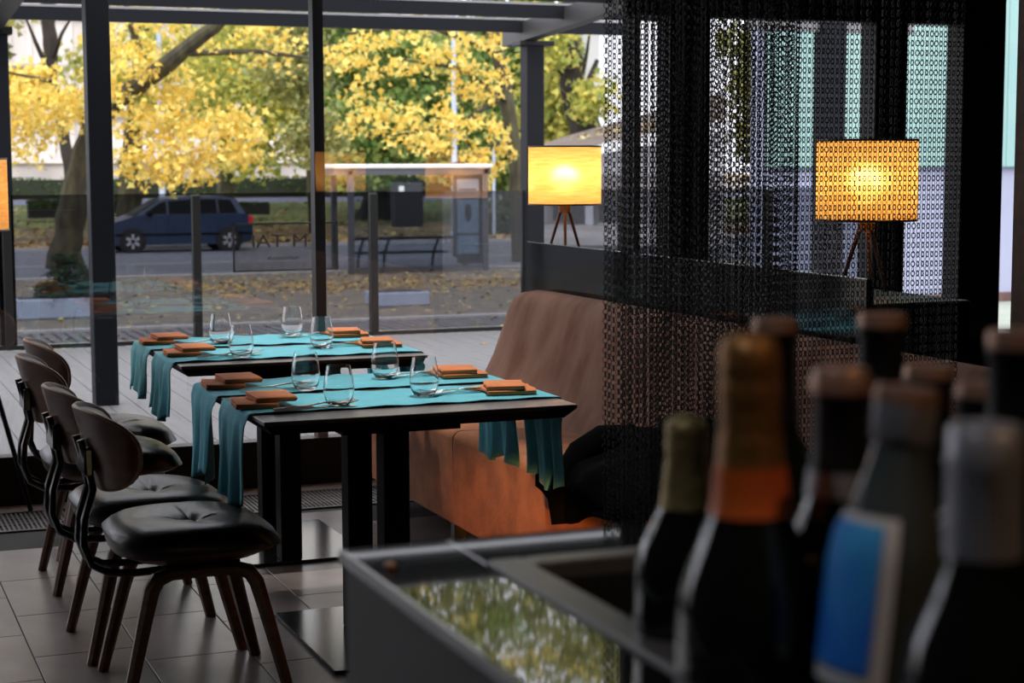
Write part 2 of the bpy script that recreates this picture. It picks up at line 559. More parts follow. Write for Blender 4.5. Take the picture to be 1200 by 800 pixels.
# ================================================================== THE ROOM
FY = 7.70          # facade plane
floor = struct(MB().box(-4.0, 7.2, -2.5, FY, -0.30, -0.005).build('floor', M_grout))
TX, TY = 0.305, 0.51
proto = MB().bbox(0, TX - 0.004, 0, TY - 0.004, -0.006, 0.0, 0.0012).build('tile', M_tile, floor)
first = True
for i in range(-8, 9):
    off = [0.39, 0.23, 0.07, 0.31, 0.15][i % 5]
    for j in range(-1, 8):
        y0 = 3.35 + off + j * TY - 0.5
        if y0 + TY > 7.17: continue
        o = proto if first else proto.copy()
        if not first: C.objects.link(o); o.parent = floor
        first = False
        o.location = (0.5625 + TX * (i - 0), y0, 0)
# strip of cut tiles beside the grate and remaining field of floor
struct(MB().box(-4.0, 7.2, 7.56, FY, -0.005, 0.0).build('trim_3', M_tile))
struct(MB().box(-4.0, 7.2, -2.5, 2.55, -0.006, -0.001).build('trim_4', M_tile))
struct(MB().box(3.32, 7.2, 2.55, 7.12, -0.006, -0.001).build('trim_5', M_tile))

gr = thing('floor_grate', 'long bronze floor grate set in the tiles along the window', 'grate', (0, 0, 0))
g = MB(); x = -1.6
while x < 3.6:
    g.box(x, x + 0.009, 7.17, 7.53, -0.004, 0.001); x += 0.019
tag(g.build('slats', M_grate, gr), kind='stuff')
MB().box(-1.6, 3.6, 7.15, 7.17, -0.02, 0.003).box(-1.6, 3.6, 7.53, 7.55, -0.02, 0.003).box(-1.6, 3.6, 7.29, 7.30, -0.004, 0.0005).box(-1.6, 3.6, 7.41, 7.42, -0.004, 0.0005).build('frame', M_grate, gr)

CH = 3.7
ceiling = struct(MB().box(-4.0, 7.2, -2.5, FY + 0.1, CH, CH + 0.1).build('ceiling', M_ceil))
struct(MB().box(-4.1, -4.0, -2.5, FY, 0, CH).build('wall_left', M_wall))
struct(MB().box(7.2, 7.3, -2.5, FY, 0, CH).build('wall_right', M_wall))
struct(MB().box(-4.0, 7.2, -2.6, -2.5, 0, CH).build('wall_back', M_wall))
wf = struct(MB().box(-4.0, 3.74, FY, FY + 0.09, -0.02, 0.212).box(3.74, 5.86, FY, FY + 0.09, -0.02, 0.52)
            .box(5.86, 7.2, FY, FY + 0.09, -0.02, 0.212)
            .box(-4.0, 7.2, FY, FY + 0.09, CH - .12, CH)
            .box(3.70, 5.59, FY, FY + 0.09, 2.165, CH)
            .build('wall_front', M_black))
for k, (a, b) in enumerate(((3.70, 3.73), (3.89, 4.11), (5.06, 5.25), (5.59, 5.855))):
    MB().box(a, b, FY, FY + 0.14, 0.2, CH).build('mullion', M_black, wf)
# large clear panes
for k, (a, b, z0, z1) in enumerate(((-4.0, -0.45, .212, CH - .12), (-0.45, 3.70, .212, CH - .12), (3.73, 3.89, .52, 2.165), (4.11, 5.59, .52, 2.165), (5.855, 7.2, .212, CH - .12))):
    w = struct(MB().add([(a, FY + .01, z0), (b, FY + .01, z0), (b, FY + .01, z1), (a, FY + .01, z1)], [(0, 1, 2, 3)]).build('window_%d' % (k + 1), M_fac_glass))
# slim black mullion behind the pane
struct(MB().box(2.115, 2.163, FY + .03, FY + .10, .21, CH - .12).build('trim_1', M_black))
# brown plastered column at the right
struct(MB().bbox(3.845, 4.6, 4.30, 5.0, 0, CH, 0.01).build('trim_2', M_brownwall))

# spot fittings in the ceiling, over the tables
def spot(loc, aim, e, col, size, blend, label):
    t = thing('ceiling_spotlight', label, 'spotlight', loc, 0, 'ceiling spotlights over the dining tables')
    MB().lathe([(0.001, 0.0), (0.035, 0.0), (0.04, -0.01), (0.04, -0.11), (0.034, -0.12), (0.032, -0.09), (0.001, -0.085)], 16).build('lamp_head', M_black, t, True)
    MB().lathe([(0.001, 0.02), (0.05, 0.02), (0.05, 0.0), (0.001, 0.0)], 16).build('mounting_plate', M_black, t, True)
    ld = bpy.data.lights.new('spot_beam', 'SPOT')
    ld.energy = e; ld.color = col; ld.spot_size = math.radians(size); ld.spot_blend = blend; ld.shadow_soft_size = 0.03
    lo = bpy.data.objects.new('spot_beam', ld)
    C.objects.link(lo); lo.parent = t; lo.location = (0, 0, -0.13)
    v = Vector(aim) - (Vector(loc) + Vector((0, 0, -.13)))
    lo.rotation_euler = v.to_track_quat('-Z', 'Y').to_euler()
    return t


spot((1.80, 5.15, CH - .02), (1.88, 5.12, .75), 300, (1.0, 0.93, 0.86), 32, 0.7, 'small black ceiling spotlight above the nearest dining table')
spot((1.85, 6.60, CH - .02), (1.90, 6.62, .75), 310, (1.0, 0.93, 0.86), 32, 0.7, 'small black ceiling spotlight above the farther dining table')

spot((1.5, -.7, CH - .02), (1.0, 1.1, 1.2), 36, (1.0, 0.60, 0.32), 40, 0.6, 'small black ceiling spotlight aimed at the bottles on the counter')
spot((-.5, .9, CH - .02), (.95, 1.1, 1.2), 36, (0.85, 0.90, 1.0), 36, 0.6, 'added cool spotlight standing in for window light on the bottle labels')  # added lamp, imitates the window light on the left of the bottles
# ================================================================== TERRACE
deck = struct(MB().box(-4, 9.6, FY + .09, 14.16, -.30, -.03).build('floor_terrace', M_grout))
bp = MB().bbox(0, 0.160, 0, 14.15 - FY - .10, -0.03, 0, 0.003).build('deck_board', M_deck, deck)
i = 0
xx = 0.97 - 0.1635 * 24
while xx < 9.4:
    o = bp if i == 0 else bp.copy()
    if i: C.objects.link(o); o.parent = deck
    o.location = (xx, FY + .10, 0); xx += 0.1635; i += 1

# pergola
pg = thing('pergola', 'anthracite metal pergola over the terrace with pale edge strips', 'pergola', (0, 14.2, 0))
T = lambda mb, n, m_: mb.build(n, m_, pg, loc=(0, -14.2, 0))
SL = math.tan(math.radians(3.3))
def purlin(y):
    z = 2.572 + (14.2 - y) * SL
    T(MB().box(-4.2, 6.8, y - .03, y + .05, z, z + .10), 'purlin', M_anthr)
    T(MB().box(-4.2, 6.8, y - .035, y + .05, z + .10, z + .118), 'pale_strip', M_strip)
for y in (14.2, 13.3, 12.4, 11.5, 10.6, 9.7, 8.8): purlin(y)
def rafter(x0, x1, y1=14.65):
    z = lambda y: 2.50 + (14.2 - y) * SL
    mb = MB()
    mb.add([(x, y, z(y) + dz) for x in (x0, x1) for (y, dz) in ((8.0, 0), (y1, 0), (y1, .16), (8.0, .16))],
           [(0, 1, 2, 3), (7, 6, 5, 4), (0, 4, 5, 1), (1, 5, 6, 2), (2, 6, 7, 3), (3, 7, 4, 0)])
    T(mb, 'rafter', M_anthr2)
rafter(5.74, 5.86); rafter(1.27, 1.42, 14.4); rafter(-3.2, -3.05)
T(MB().bbox(1.34, 1.465, 14.28, 14.43, 0, 2.50, .004), 'post', M_anthr)
T(MB().bbox(1.30, 1.50, 14.26, 14.45, 2.46, 2.52, .004), 'bracket', M_black)
T(MB().bbox(5.77, 5.93, 14.14, 14.30, 0, 2.49, .004), 'post', M_anthr)
T(MB().bbox(5.70, 6.02, 14.12, 14.32, 2.46, 2.50, .004), 'bracket', M_black)
T(MB().bbox(1.545, 1.685, 10.70, 10.85, 0, 3.2, .004), 'post', M_anthr)
T(MB().bbox(-3.2, -3.06, 14.14, 14.30, 0, 2.49, .004), 'post', M_anthr)

# unseen dark box with pale bars, added to shape the counter top's reflection
T(MB().bbox(-4.0, 6.7, 9.25, 9.62, 2.70, 3.02, .01), 'reflection_box', M_anthr)
T(MB().box(-4.0, 6.7, 9.235, 9.25, 2.775, 2.80), 'reflection_bar', M_white)
T(MB().box(-4.0, 6.7, 9.235, 9.25, 2.90, 2.93), 'reflection_bar_top', M_white)
far_post = thing('terrace_post', 'square grey post beyond the curtain, on the terrace corner', 'post', (8.93, 14.36, 0))
MB().bbox(-.13, .13, -.08, .08, 0, 3.4, .004).build('post_shaft', M_anthr, far_post)
MB().bbox(-.17, .17, -.11, .11, 0, .04, .004).build('base_plate', M_black, far_post)
MB().box(-.9, .9, -.03, .03, 2.66, 2.76).build('cross_bar', M_trim, far_post)
# smoked glass balustrade
bl = thing('glass_balustrade', 'smoked glass balustrade with slim black posts at the terrace edge', 'balustrade', (0, 14.2, 0))
B = lambda mb, n, m_: mb.build(n, m_, bl, loc=(0, -14.2, 0))
posts = [-3.0, -1.6, -0.1, 1.40, 2.888, 4.389, 5.89, 6.714, 8.2, 9.3]
for k, x in enumerate(posts):
    B(MB().bbox(x - .033, x + .033, 14.17, 14.24, 0, 1.20, .003), 'post', M_black)
    if k < len(posts) - 1:
        x1 = posts[k + 1]
        B(MB().box(x + .034, x1 - .034, 14.20, 14.203, 0.04, 1.215), 'glass_panel', M_tint_glass)
        B(MB().box(x + .034, x1 - .034, 14.18, 14.23, 0.0, 0.035), 'bottom_rail', M_black)

# glass sign hung on the balustrade, lettered in black
sg = thing('glass_sign', 'framed clear sign with dark letters hung on the terrace balustrade', 'sign', (3.62, 14.15, .77))
a, b, c0, c1 = -.445, .445, -.20, .20
MB().box(a, b, -.008, .008, c0, c0 + .014).box(a, b, -.008, .008, c1 - .014, c1).box(a, a + .014, -.008, .008, c0, c1).box(b - .014, b, -.008, .008, c0, c1).build('frame', M_black, sg)
MB().box(a, b, -.002, .002, c0, c1).build('pane', M_sign_glass, sg)
def text(s, size, loc, material, parent, name='lettering', ext=.004, sx=1.0):
    cu = bpy.data.curves.new(name, 'FONT')
    cu.body = s; cu.size = size; cu.extrude = ext; cu.align_x = 'CENTER'; cu.resolution_u = 2
    to = bpy.data.objects.new(name, cu)
    C.objects.link(to)
    dg = bpy.context.evaluated_depsgraph_get()
    me = bpy.data.meshes.new_from_object(to.evaluated_get(dg))
    bpy.data.objects.remove(to)
    me.materials.clear(); me.materials.append(material)
    o = bpy.data.objects.new(name, me); C.objects.link(o); o.parent = parent
    o.rotation_euler = (PI / 2, 0, 0); o.location = loc; o.scale = (sx, 1, 1)
    return o
text('IAT•M', .150, (-.055, -.006, .00), M_black, sg, sx=1.22)
mb = MB()
for k in range(22):
    mb.box(-.16 + k * .0125, -.155 + k * .0125, -.006, -.003, -.105 - .012 * abs(math.sin(k * .45)) * .3, -.085 + .006 * (k % 3))
mb.build('small_lettering', M_black, sg)

# ================================================================== STREET
GZ = -1.2
def ground(name, pts, material, z=None, kind='structure'):
    o = MB().add([(x, y, zz) for x, y, zz in pts], [tuple(range(len(pts)))]).build(name, material)
    o['kind'] = kind
    return o
# base ground with slope beyond the road
def zt(y):
    return GZ if y < 56 else GZ + min(1.0, (y - 56) / 34.0) * 0.85
gm = MB()
ys = [14.16, 31.0, 40.5, 56, 65, 75, 90, 130, 220]
gm.grid(lambda u, v: (-90 + 240 * u, ys[int(round(v * 8))], zt(ys[int(round(v * 8))]) - .02), 4, 8)
struct(gm.build('floor_street', M_soil))
pv = struct(MB().box(-30, 30, 14.2, 28.3, GZ - .06, GZ - .012).build('floor_pavement', M_grout))
pp = MB().bbox(0, .128, 0, 12.2, -.03, 0, .006).build('paving_strip', M_paver, pv)
for k in range(110):
    o = pp if k == 0 else pp.copy()
    if k: C.objects.link(o); o.parent = pv
    o.location = (-3.5 + k * .178, 16.0, GZ + .002 * (k % 3))
struct(MB().box(-30, 40, 28.3, 28.5, GZ - .05, GZ + .03).build('kerb_pavement', M_kerb))
struct(MB().box(-60, 70, 28.5, 41.2, GZ - .05, GZ - .004).build('floor_sidewalk', M_side))
struct(MB().box(-60, 70, 41.2, 41.4, GZ - .05, GZ + .03).build('kerb_road', M_kerb))
struct(MB().box(-70, 90, 41.4, 54.5, GZ - .05, GZ - .006).build('floor_road', M_asph))
for y in (46.4, ):
    struct(MB().box(-60, 80, y, y + .22, GZ - .004, GZ + .001).build('road_line', M_kerb))
struct(MB().box(-70, 90, 54.5, 54.75, GZ - .05, GZ + .10).build('kerb_far', M_kerb))
gl = MB()
gl.add([(-50, 66, zt(66)), (60, 66, zt(66)), (60, 84, zt(84)), (-50, 84, zt(84))], [(0, 1, 2, 3)])
struct(gl.build('floor_lawn', M_grass))
wl = MB(); wl.add([(-50, 84, zt(84)), (60, 84, zt(84)), (60, 89, zt(89)), (-50, 89, zt(89))], [(0, 1, 2, 3)])
struct(wl.build('floor_path', M_lav))
struct(MB().box(-60, 60, 92, 92.5, -.5, .35).build('wall_low', M_concrete2))

def leaf_field(name, n, x0, x1, y0, y1, z, size, material, label, dens=None):
    P = np.stack([rng.uniform(x0, x1, n), rng.uniform(y0, y1, n), np.full(n, 0.0)], 1)
    if dens:
        P[:, 1] = y0 + (y1 - y0) * np.clip(rng.normal(.5, .22, n), 0, 1)
    P[:, 2] = [z if not callable(z) else z(v) for v in P[:, 1]]
    o = tri_cloud(name, P, size, material, flatz=.93, stretch=1.3)
    return tag(o, label, 'fallen leaves', None, 'stuff')
leaf_field('fallen_leaves', 900, 1, 12, 15, 28.2, GZ + .02, .085, M_fallen, 'scattered yellow leaves on the paving just beyond the glass balustrade')
leaf_field('fallen_leaves', 3000, -4, 24, 28.6, 41, GZ + .015, .10, M_fallen, 'thin cover of dry leaves on the sidewalk before the road')
leaf_field('fallen_leaves', 3600, 7, 24, 33.5, 39.5, GZ + .03, .11, M_fallen_o, 'dense drift of orange leaves in front of the bus shelter', dens=True)
leaf_field('fallen_leaves', 5200, -10, 40, 54.8, 56.8, GZ + .10, .28, M_fallen_o, 'orange leaf drift along the far kerb of the road', dens=True)
leaf_field('fallen_leaves', 5000, -10, 45, 57, 74, lambda y: zt(y) + .05, .25, M_fallen, 'brown and yellow leaves on the ground under the park trees')
leaf_field('fallen_leaves', 1500, -10, 40, 66, 84, lambda y: zt(y) + .06, .25, M_fallen, 'yellow leaves dotted over the lawn across the road')
# single leaves on the deck
for k, (x, y, c, lb) in enumerate(((1.93, 13.0, M_orange, 'small red-brown leaf lying on the deck behind the left chairs'), (5.0, 13.2, M_fallen, 'yellow leaf on the deck left of the bench back'),
                                    (4.2, 12.9, M_fallen, 'pale curled leaf on the deck right of the slim mullion'), (4.6, 10.9, M_fallen, 'pale leaf on the deck above the bench-side napkins'))):
    mb = MB().add([(-.06, 0, .002), (-.02, .035, .012), (.07, 0, .003), (-.02, -.035, .010), (0, 0, .006)], [(0, 4, 1), (1, 4, 2), (2, 4, 3), (3, 4, 0)])
    o = mb.build('fallen_leaf', c, loc=(x, y, 0)); o.rotation_euler = (0, 0, k * 1.3)
    tag(o, lb, 'leaf', None)

# planter with juniper (left), pale planter box (centre)
def planter(px0, px1, py1, h, w, label, material=M_planter):
    d = 2.67 * FPX / (py1 - 190)
    p0 = at(px0, py1, d); p1 = at(px1, py1, d)
    L = p1.x - p0.x
    t = thing('planter_box', label, 'planter', (p0.x, p0.y, GZ))
    MB().bbox(0, L, 0, w, 0, h, .02).build('box', material, t)
    MB().box(.05, L - .05, .05, w - .05, h - .04, h + .003).build('soil', M_planterdark, t)
    return t, p0, L
t, p0, L = planter(20, 122, 374, .34, .8, 'blue-grey planter box under the juniper outside, left of the thick post')
jun = thing('juniper_bush', 'dark green juniper bush growing in the planter box outside', 'bush', (p0.x + .95, p0.y + .45, GZ + .32))
J = blob_points([((0, -.05, .28), (.55, .42, .34), 3), ((-.30, -.15, .12), (.34, .35, .22), 1.3), ((.34, -.15, .12), (.30, .3, .20), 1.3), ((-.05, .0, .60), (.24, .2, .18), .7)], 9500, .05, 150, .1)
tri_cloud('foliage', J, .075, M_juniper, jun, stretch=3.5)
mb = MB()
for k in range(7):
    a = k * .9; mb.tube([(0, 0, 0), (.15 * math.cos(a), .15 * math.sin(a), .25), (.3 * math.cos(a), .26 * math.sin(a), .5)], [.03, .02, .008], 5)
mb.build('stem', M_bark2, jun)
planter(442, 512, 360, .26, .8, 'low pale blue planter box on the paving behind the second balustrade post')

# dark timber planters with low hedges across the road
for k, (x0, x1, yb, d, lb, hh) in enumerate(((34, 78, 256, 68, 'dark planter trough with clipped green top across the road, far left', .5), (262, 322, 252, 70, 'dark planter trough across the road, right behind the van', .12), (116, 162, 250, 72, 'dark planter trough across the road, left behind the van', .25))):
    p0 = at(x0, yb, d); p1 = at(x1, yb, d)
    t = thing('planter_trough', lb, 'planter', (p0.x, p0.y, p0.z))
    L = p1.x - p0.x; hgt = 12 * d / FPX
    for j in range(4):
        MB().box(0, L, 0, .06, j * hgt / 4 + .01, (j + 1) * hgt / 4 - .01).build('plank', M_planterdark, t)
    MB().box(0.02, L - .02, 0.02, .8, 0, hgt - .03).build('box', M_planterdark, t)
    P = np.stack([rng.uniform(0, L, 700), rng.uniform(0, .8, 700), hgt + rng.uniform(-.02, hh * .6, 700)], 1)
    tri_cloud('foliage', P, .14, M_hedge, t)

# long clipped hedge behind the lawn
hd = thing('clipped_hedge', 'long dark clipped hedge running across the park behind the van', 'hedge', (0, 90.5, -.35))
MB().box(-30, 45, -.4, .4, 0, .95).build('hedge_core', M_hedge_core, hd)
P = np.stack([rng.uniform(-30, 45, 9000), rng.uniform(-.5, .5, 9000), rng.uniform(0.1, 1.05, 9000)], 1)
tri_cloud('foliage', P, .22, M_hedge, hd)

# ---- blue van
def van():
    d = 53.0
    p = at(292, 293, d)      # tail end, near side wheels
    t = thing('minivan', 'navy blue minivan seen from the side on the road', 'van', (p.x - 2.06, p.y, GZ))
    L = 2.18
    W2 = 1.75
    # side profile x (front is -x), z
    body = [(-2.16, .32), (-2.20, .50), (-2.18, .72), (-2.05, .86), (-1.55, 1.02), (-1.30, 1.10), (1.86, 1.12), (2.12, 1.05), (2.18, .75), (2.18, .36), (2.05, .24), (1.85, .22), (-2.0, .22)]
    mb = MB(); mb.prism(body, 'y', 0, W2); mb.build('body', M_carblue, t)
    top = [(-1.34, 1.09), (-.62, 1.52), (-.35, 1.60), (.3, 1.65), (1.35, 1.64), (1.72, 1.56), (1.98, 1.10)]
    n = len(top)
    vs = []
    for y, k in ((.0, 0), (.14, 1), (W2 - .14, 1), (W2, 0)):
        pass
    vs = [(x, 0.0 + (0.17 * (z - 1.09) / .56), z) for x, z in top] + [(x, W2 - (0.17 * (z - 1.09) / .56), z) for x, z in top]
    fs = [tuple(range(n)), tuple(range(2 * n - 1, n - 1, -1))] + [(i, i + n, (i + 1) % n + n, (i + 1) % n) for i in range(n)]
    MB().add(vs, fs).build('roof', M_carblue, t)
    def side(poly, name, m_, off=-.012):
        v = [(x, off + 0.17 * (z - 1.09) / .56, z) for x, z in poly]
        v2 = [(x, y + .01, z) for x, y, z in v]
        k = len(v)
        MB().add(v + v2, [tuple(range(k)), tuple(range(2 * k - 1, k - 1, -1))] + [(i, i + k, (i + 1) % k + k, (i + 1) % k) for i in range(k)]).build(name, m_, t)
    side([(-1.08, 1.14), (-.58, 1.46), (-.40, 1.50), (-.40, 1.13)], 'side_window', M_cardark)
    side([(-.34, 1.13), (-.34, 1.51), (.40, 1.56), (.42, 1.13)], 'side_window', M_cardark)
    side([(.50, 1.13), (.48, 1.56), (1.10, 1.56), (1.12, 1.13)], 'side_window', M_cardark)
    side([(1.17, 1.13), (1.15, 1.56), (1.55, 1.53), (1.74, 1.14)], 'side_window', M_cardark)
    # windscreen
    MB().add([(-1.36, .12, 1.10), (-.64, .25, 1.53), (-.64, W2 - .25, 1.53), (-1.36, W2 - .12, 1.10)], [(0, 1, 2, 3)]).build('windscreen', M_cardark, t)
    MB().box(-2.21, 2.19, -.015, .02, .50, .56).build('side_moulding', M_cardark, t)
    MB().bbox(-1.0, -.83, -.18, -.02, 1.08, 1.22, .03).build('wing_mirror', M_cardark, t)
    MB().bbox(-2.20, -1.98, -.01, .25, .62, .78, .02).build('headlamp', M_clearlamp, t)
    MB().bbox(2.05, 2.20, -.015, .2, .78, 1.06, .02).build('tail_lamp', M_red, t)
    MB().box(-.36, -.35, -.006, .004, .30, 1.12).box(.44, .45, -.006, .004, .30, 1.12).box(1.13, 1.14, -.006, .004, .56, 1.12).build('door_gap', M_cardark, t)
    MB().bbox(.20, .36, -.02, .0, .98, 1.01, .004).build('door_handle', M_cardark, t)
    for x in (-1.42, 1.46):
        for y in (0.0, W2 - .2):
            w = MB().prism([(x + .40 * math.cos(a * PI / 12), .34 + .40 * math.sin(a * PI / 12)) for a in range(24)], 'y', y - .004, y + .03).build('wheel_arch', M_tyre, t)
            w = MB().prism([(x + .335 * math.cos(a * PI / 14), .335 + .335 * math.sin(a * PI / 14)) for a in range(28)], 'y', y - .03, y + .18).build('wheel', M_tyre, t)
            r = MB().prism([(x + .20 * math.cos(a * PI / 10), .335 + .20 * math.sin(a * PI / 10)) for a in range(20)], 'y', y - .036, y)
            hb = r.build('rim', M_cardark, w)
            sp_ = MB()
            for k in range(6):
                an = k * PI / 3
                R = Matrix.Rotation(an, 3, 'Y')
                sp_.box(x - .045, x + .045, y - .045, y - .02, .335, .335 + .215, R, (x, y, .335))
            sp_.build('spokes', M_alloy, w)
    return t
van()

# ---- bus shelter
def shelter():
    d = 43.0
    pR = at(572, 315, d); pL = at(391, 316, d * 0.999)
    z0 = GZ
    xL, xR, y = pL.x, pR.x, pR.y
    t = thing('bus_shelter', 'grey steel bus shelter with glass walls beyond the terrace', 'bus shelter', (xL, y, z0))
    L = xR - xL
    D = 1.45
    H = 2.50
    MB().bbox(-.35, L + .12, -.05, D + .2, H, H + .10, .02).build('roof', M_rooflight, t)
    MB().bbox(-.30, L + .08, 0.0, D + .1, H - .16, H, .01).build('fascia', M_shelter, t)
    for (x, y_) in ((0, 0), (L - .12, 0), (0, D), (L - .12, D)):
        MB().bbox(x, x + .14, y_, y_ + .12, 0, H, .01).build('post', M_shelter, t)
    MB().box(.1, L - .1, .05, .065, .12, H - .2).build('glass_pane', M_shelter_glass, t)
    MB().box(.1, L - .1, .03, .08, .08, .14).build('bottom_rail', M_shelter, t)
    # bench
    bn = MB().bbox(.25, L - .9, .35, .75, .44, .50, .01).build('bench_seat', M_shelter, t)
    MB().bbox(.10, L - .2, .28, .33, .78, .86, .01).build('back_rail', M_shelter, t)
    for x in (.35, 1.0, 2.25):
        MB().tube([(x, .5, 0), (x + .02, .45, .45), (x + .10, .30, .82)], .035, 6).build('bench_support', M_shelter, t)
    # advertising panel
    ap = MB().bbox(L - .80, L - .05, .16, .34, .34, 2.34, .015).build('poster_case', M_shelter, t)
    MB().box(L - .74, L - .18, .148, .158, .42, 2.24).build('poster', M_poster, ap)
    mb = MB()
    mb.prism([(L - .46 + .09 * math.cos(a * PI / 12), 1.42 + .22 * math.sin(a * PI / 12)) for a in range(24)], 'y', .140, .147)
    mb.build('poster_figure', M_cabinet, ap)
    mb = MB()
    for k in range(3): mb.box(L - .70, L - .24, .142, .147, 1.96 - k * .11, 2.0 - k * .11)
    mb.build('poster_lines', M_shelter, ap)
    MB().box(L - .74, L - .18, .138, .15, .86, .92).build('case_bar', M_shelter, ap)
    MB().bbox(L - .68, L - .05, .14, .36, .18, .34, .01).build('case_foot', M_shelter, t)
shelter()

# grey utility cabinet on the grass
p = at(463, 266, 60); p1 = at(500, 266, 60)
t = thing('utility_cabinet', 'tall dark grey utility cabinet on the grass behind the bus shelter', 'cabinet', (p.x, p.y, p.z))
MB().bbox(0, p1.x - p.x, 0, .5, 0, 1.50, .02).build('body', M_cabinet, t)
MB().box(.15, .33, -.01, 0, 1.22, 1.40).build('sticker', M_whitelabel, t)
MB().box(.03, .52, -.012, 0, .1, 1.15).box(.56, 1.02, -.012, 0, .1, 1.15).build('door', M_planterdark, t)

# street lamp posts
def pole(px, y0, y1, d, w, label):
    b_ = at(px, y1, d)
    t = thing('street_lamp_post', label, 'lamp post', (b_.x, b_.y, b_.z))
    h = 9.5
    MB().tube([(0, 0, 0), (0, 0, h)], [w * 1.15, w * .85], 10).build('pole', M_pole, t, True)
    MB().lathe([(w * 1.8, 0), (w * 1.8, .08), (w * 1.3, .12)], 12).build('base_flange', M_pole, t, True)
    MB().tube([(0, 0, h), (0, -.5, h + .25), (0, -1.4, h + .3)], .05, 6).build('arm', M_pole, t, True)
    MB().bbox(-.13, .13, -2.0, -1.3, h + .22, h + .34, .03).build('lamp_head', M_pole, t)
pole(533, 40, 276, 57, .085, 'pale grey street lamp post right behind the bus shelter')
pole(191, 30, 262, 62, .095, 'pale grey street lamp post behind the van')
b_ = at(579, 275, 60)
t = thing('sign_pole', 'thin grey pole standing right of the bus shelter', 'pole', (b_.x, b_.y, b_.z))
MB().tube([(0, 0, 0), (0, 0, 3.0)], .055, 8).build('pole', M_pole, t, True)
MB().bbox(-.06, .06, -.06, .06, 3.0, 3.05, .01).build('cap', M_pole, t)

# ---- buildings
def bld(px0, px1, d, z0, z1, material, name, label, depth=12):
    p0 = at(px0, 200, d); p1 = at(px1, 200, d)
    t = thing(name, label, 'building', (p0.x, p0.y, z0))
    return t, p1.x - p0.x, z1 - z0
t, L, Hh = bld(-260, 645, 108, -.6, 26, M_concrete, 'concrete_building', 'long pale concrete building behind the yellow trees')
MB().box(0, L, 0, 12, 0, Hh).build('wall', M_concrete, t)
MB().box(-1, L + 1, -1.6, 0, 0.6, 2.0).build('terrace_parapet', M_concrete2, t)
MB().box(-1, L + 1, -1.8, 0, 2.0, 2.25).build('parapet_coping', M_concrete, t)
for k in range(40):
    x = 1.0 + k * 1.28
    if x < L - 1: MB().box(x, x + .28, -.25, 0, 2.3, Hh).build('pilaster', M_concrete, t)
for z in (3.4, 6.6, 9.8): MB().box(0, L, -.35, 0, z + 1.6, z + 1.8).build('string_course', M_concrete2, t)
# white tower block + hut
t, L, Hh = bld(702, 866, 62, -.8, 12, M_white, 'white_block', 'tall plain white building right of the dark tree')
MB().box(0, L, 0, 2.2, 0, Hh).build('wall', M_white, t)
MB().box(L * .55, L * .8, -.03, 0, 5.4, 6.6).build('window', M_hutwin, t)
MB().box(-.1, L + .1, -.1, 2.3, Hh, Hh + .2).build('roof_edge', M_concrete2, t)
p = at(641, 265, 50)
hut = thing('park_pavilion', 'low white pavilion with brown leaf-strewn roof behind the table lamp', 'building', (p.x, p.y, GZ))
HO = Vector((p.x, p.y, GZ))
def hq(name, m_, pts, th=None, parent=hut):
    """a plate through real points, given thickness along the view depth"""
    a = [at(*q) - HO for q in pts]
    b = [q + Vector((.37, .93, 0)) * (th or .1) for q in a]
    n = len(a)
    return MB().add(a + b, [tuple(range(n)), tuple(range(2 * n - 1, n - 1, -1))] + [(i_, i_ + n, (i_ + 1) % n + n, (i_ + 1) % n) for i_ in range(n)]).build(name, m_, parent)
hq('roof', M_roofbrown, [(606, 178, 48.5), (700, 169, 48), (850, 140, 47), (850, 108, 57), (712, 146, 57), (668, 158, 55)], .05)
hq('fascia', M_white, [(606, 182, 48.6), (700, 181, 48.1), (850, 155, 47.1), (850, 141, 47.0), (700, 170, 48.0), (606, 178.5, 48.6)], .12)
hq('gable_wall', M_white, [(640, 204, 50.5), (850, 204, 49.5), (850, 150, 49.5), (700, 178, 50.2), (640, 180, 50.5)], .15)
hq('wall', M_concrete2, [(640, 262, 50.8), (850, 262, 50.0), (850, 203, 50.0), (640, 203, 50.8)], 4.0)
for k, (a, b) in enumerate(((648, 686), (702, 731), (748, 780), (800, 840))):
    w = hq('window', M_hutwin, [(a, 258, 50.5), (b, 258, 50.3), (b, 222, 50.3), (a, 222, 50.5)], .1)
    f = hq('window_frame', M_white, [(b, 264, 50.2), (b + 9, 264, 50.1), (b + 9, 205, 50.1), (b, 205, 50.2)], .1, w)
for k, (y0_, y1_, d_) in enumerate(((264, 271, 49.6), (271, 278, 49.0), (278, 287, 48.3))):
    hq('step', M_kerb if k != 1 else M_concrete2, [(632 - 6 * k, y1_, d_), (850, y1_, d_ - .4), (850, y0_, d_ - .4), (632 - 6 * k, y0_, d_)], .8)
q0, q1, q2 = at(640, 172, 48.5) - HO, at(845, 140, 47.2) - HO, at(845, 112, 56.5) - HO
P = np.array([tuple(q0 + (q1 - q0) * u + (at(700, 150, 56) - HO - q0) * v * .8 + Vector((0, 0, .06))) for u, v in rng.uniform(0.05, .95, (260, 2))])
tri_cloud('roof_leaves', P, .18, M_fallen, hut, flatz=.9)
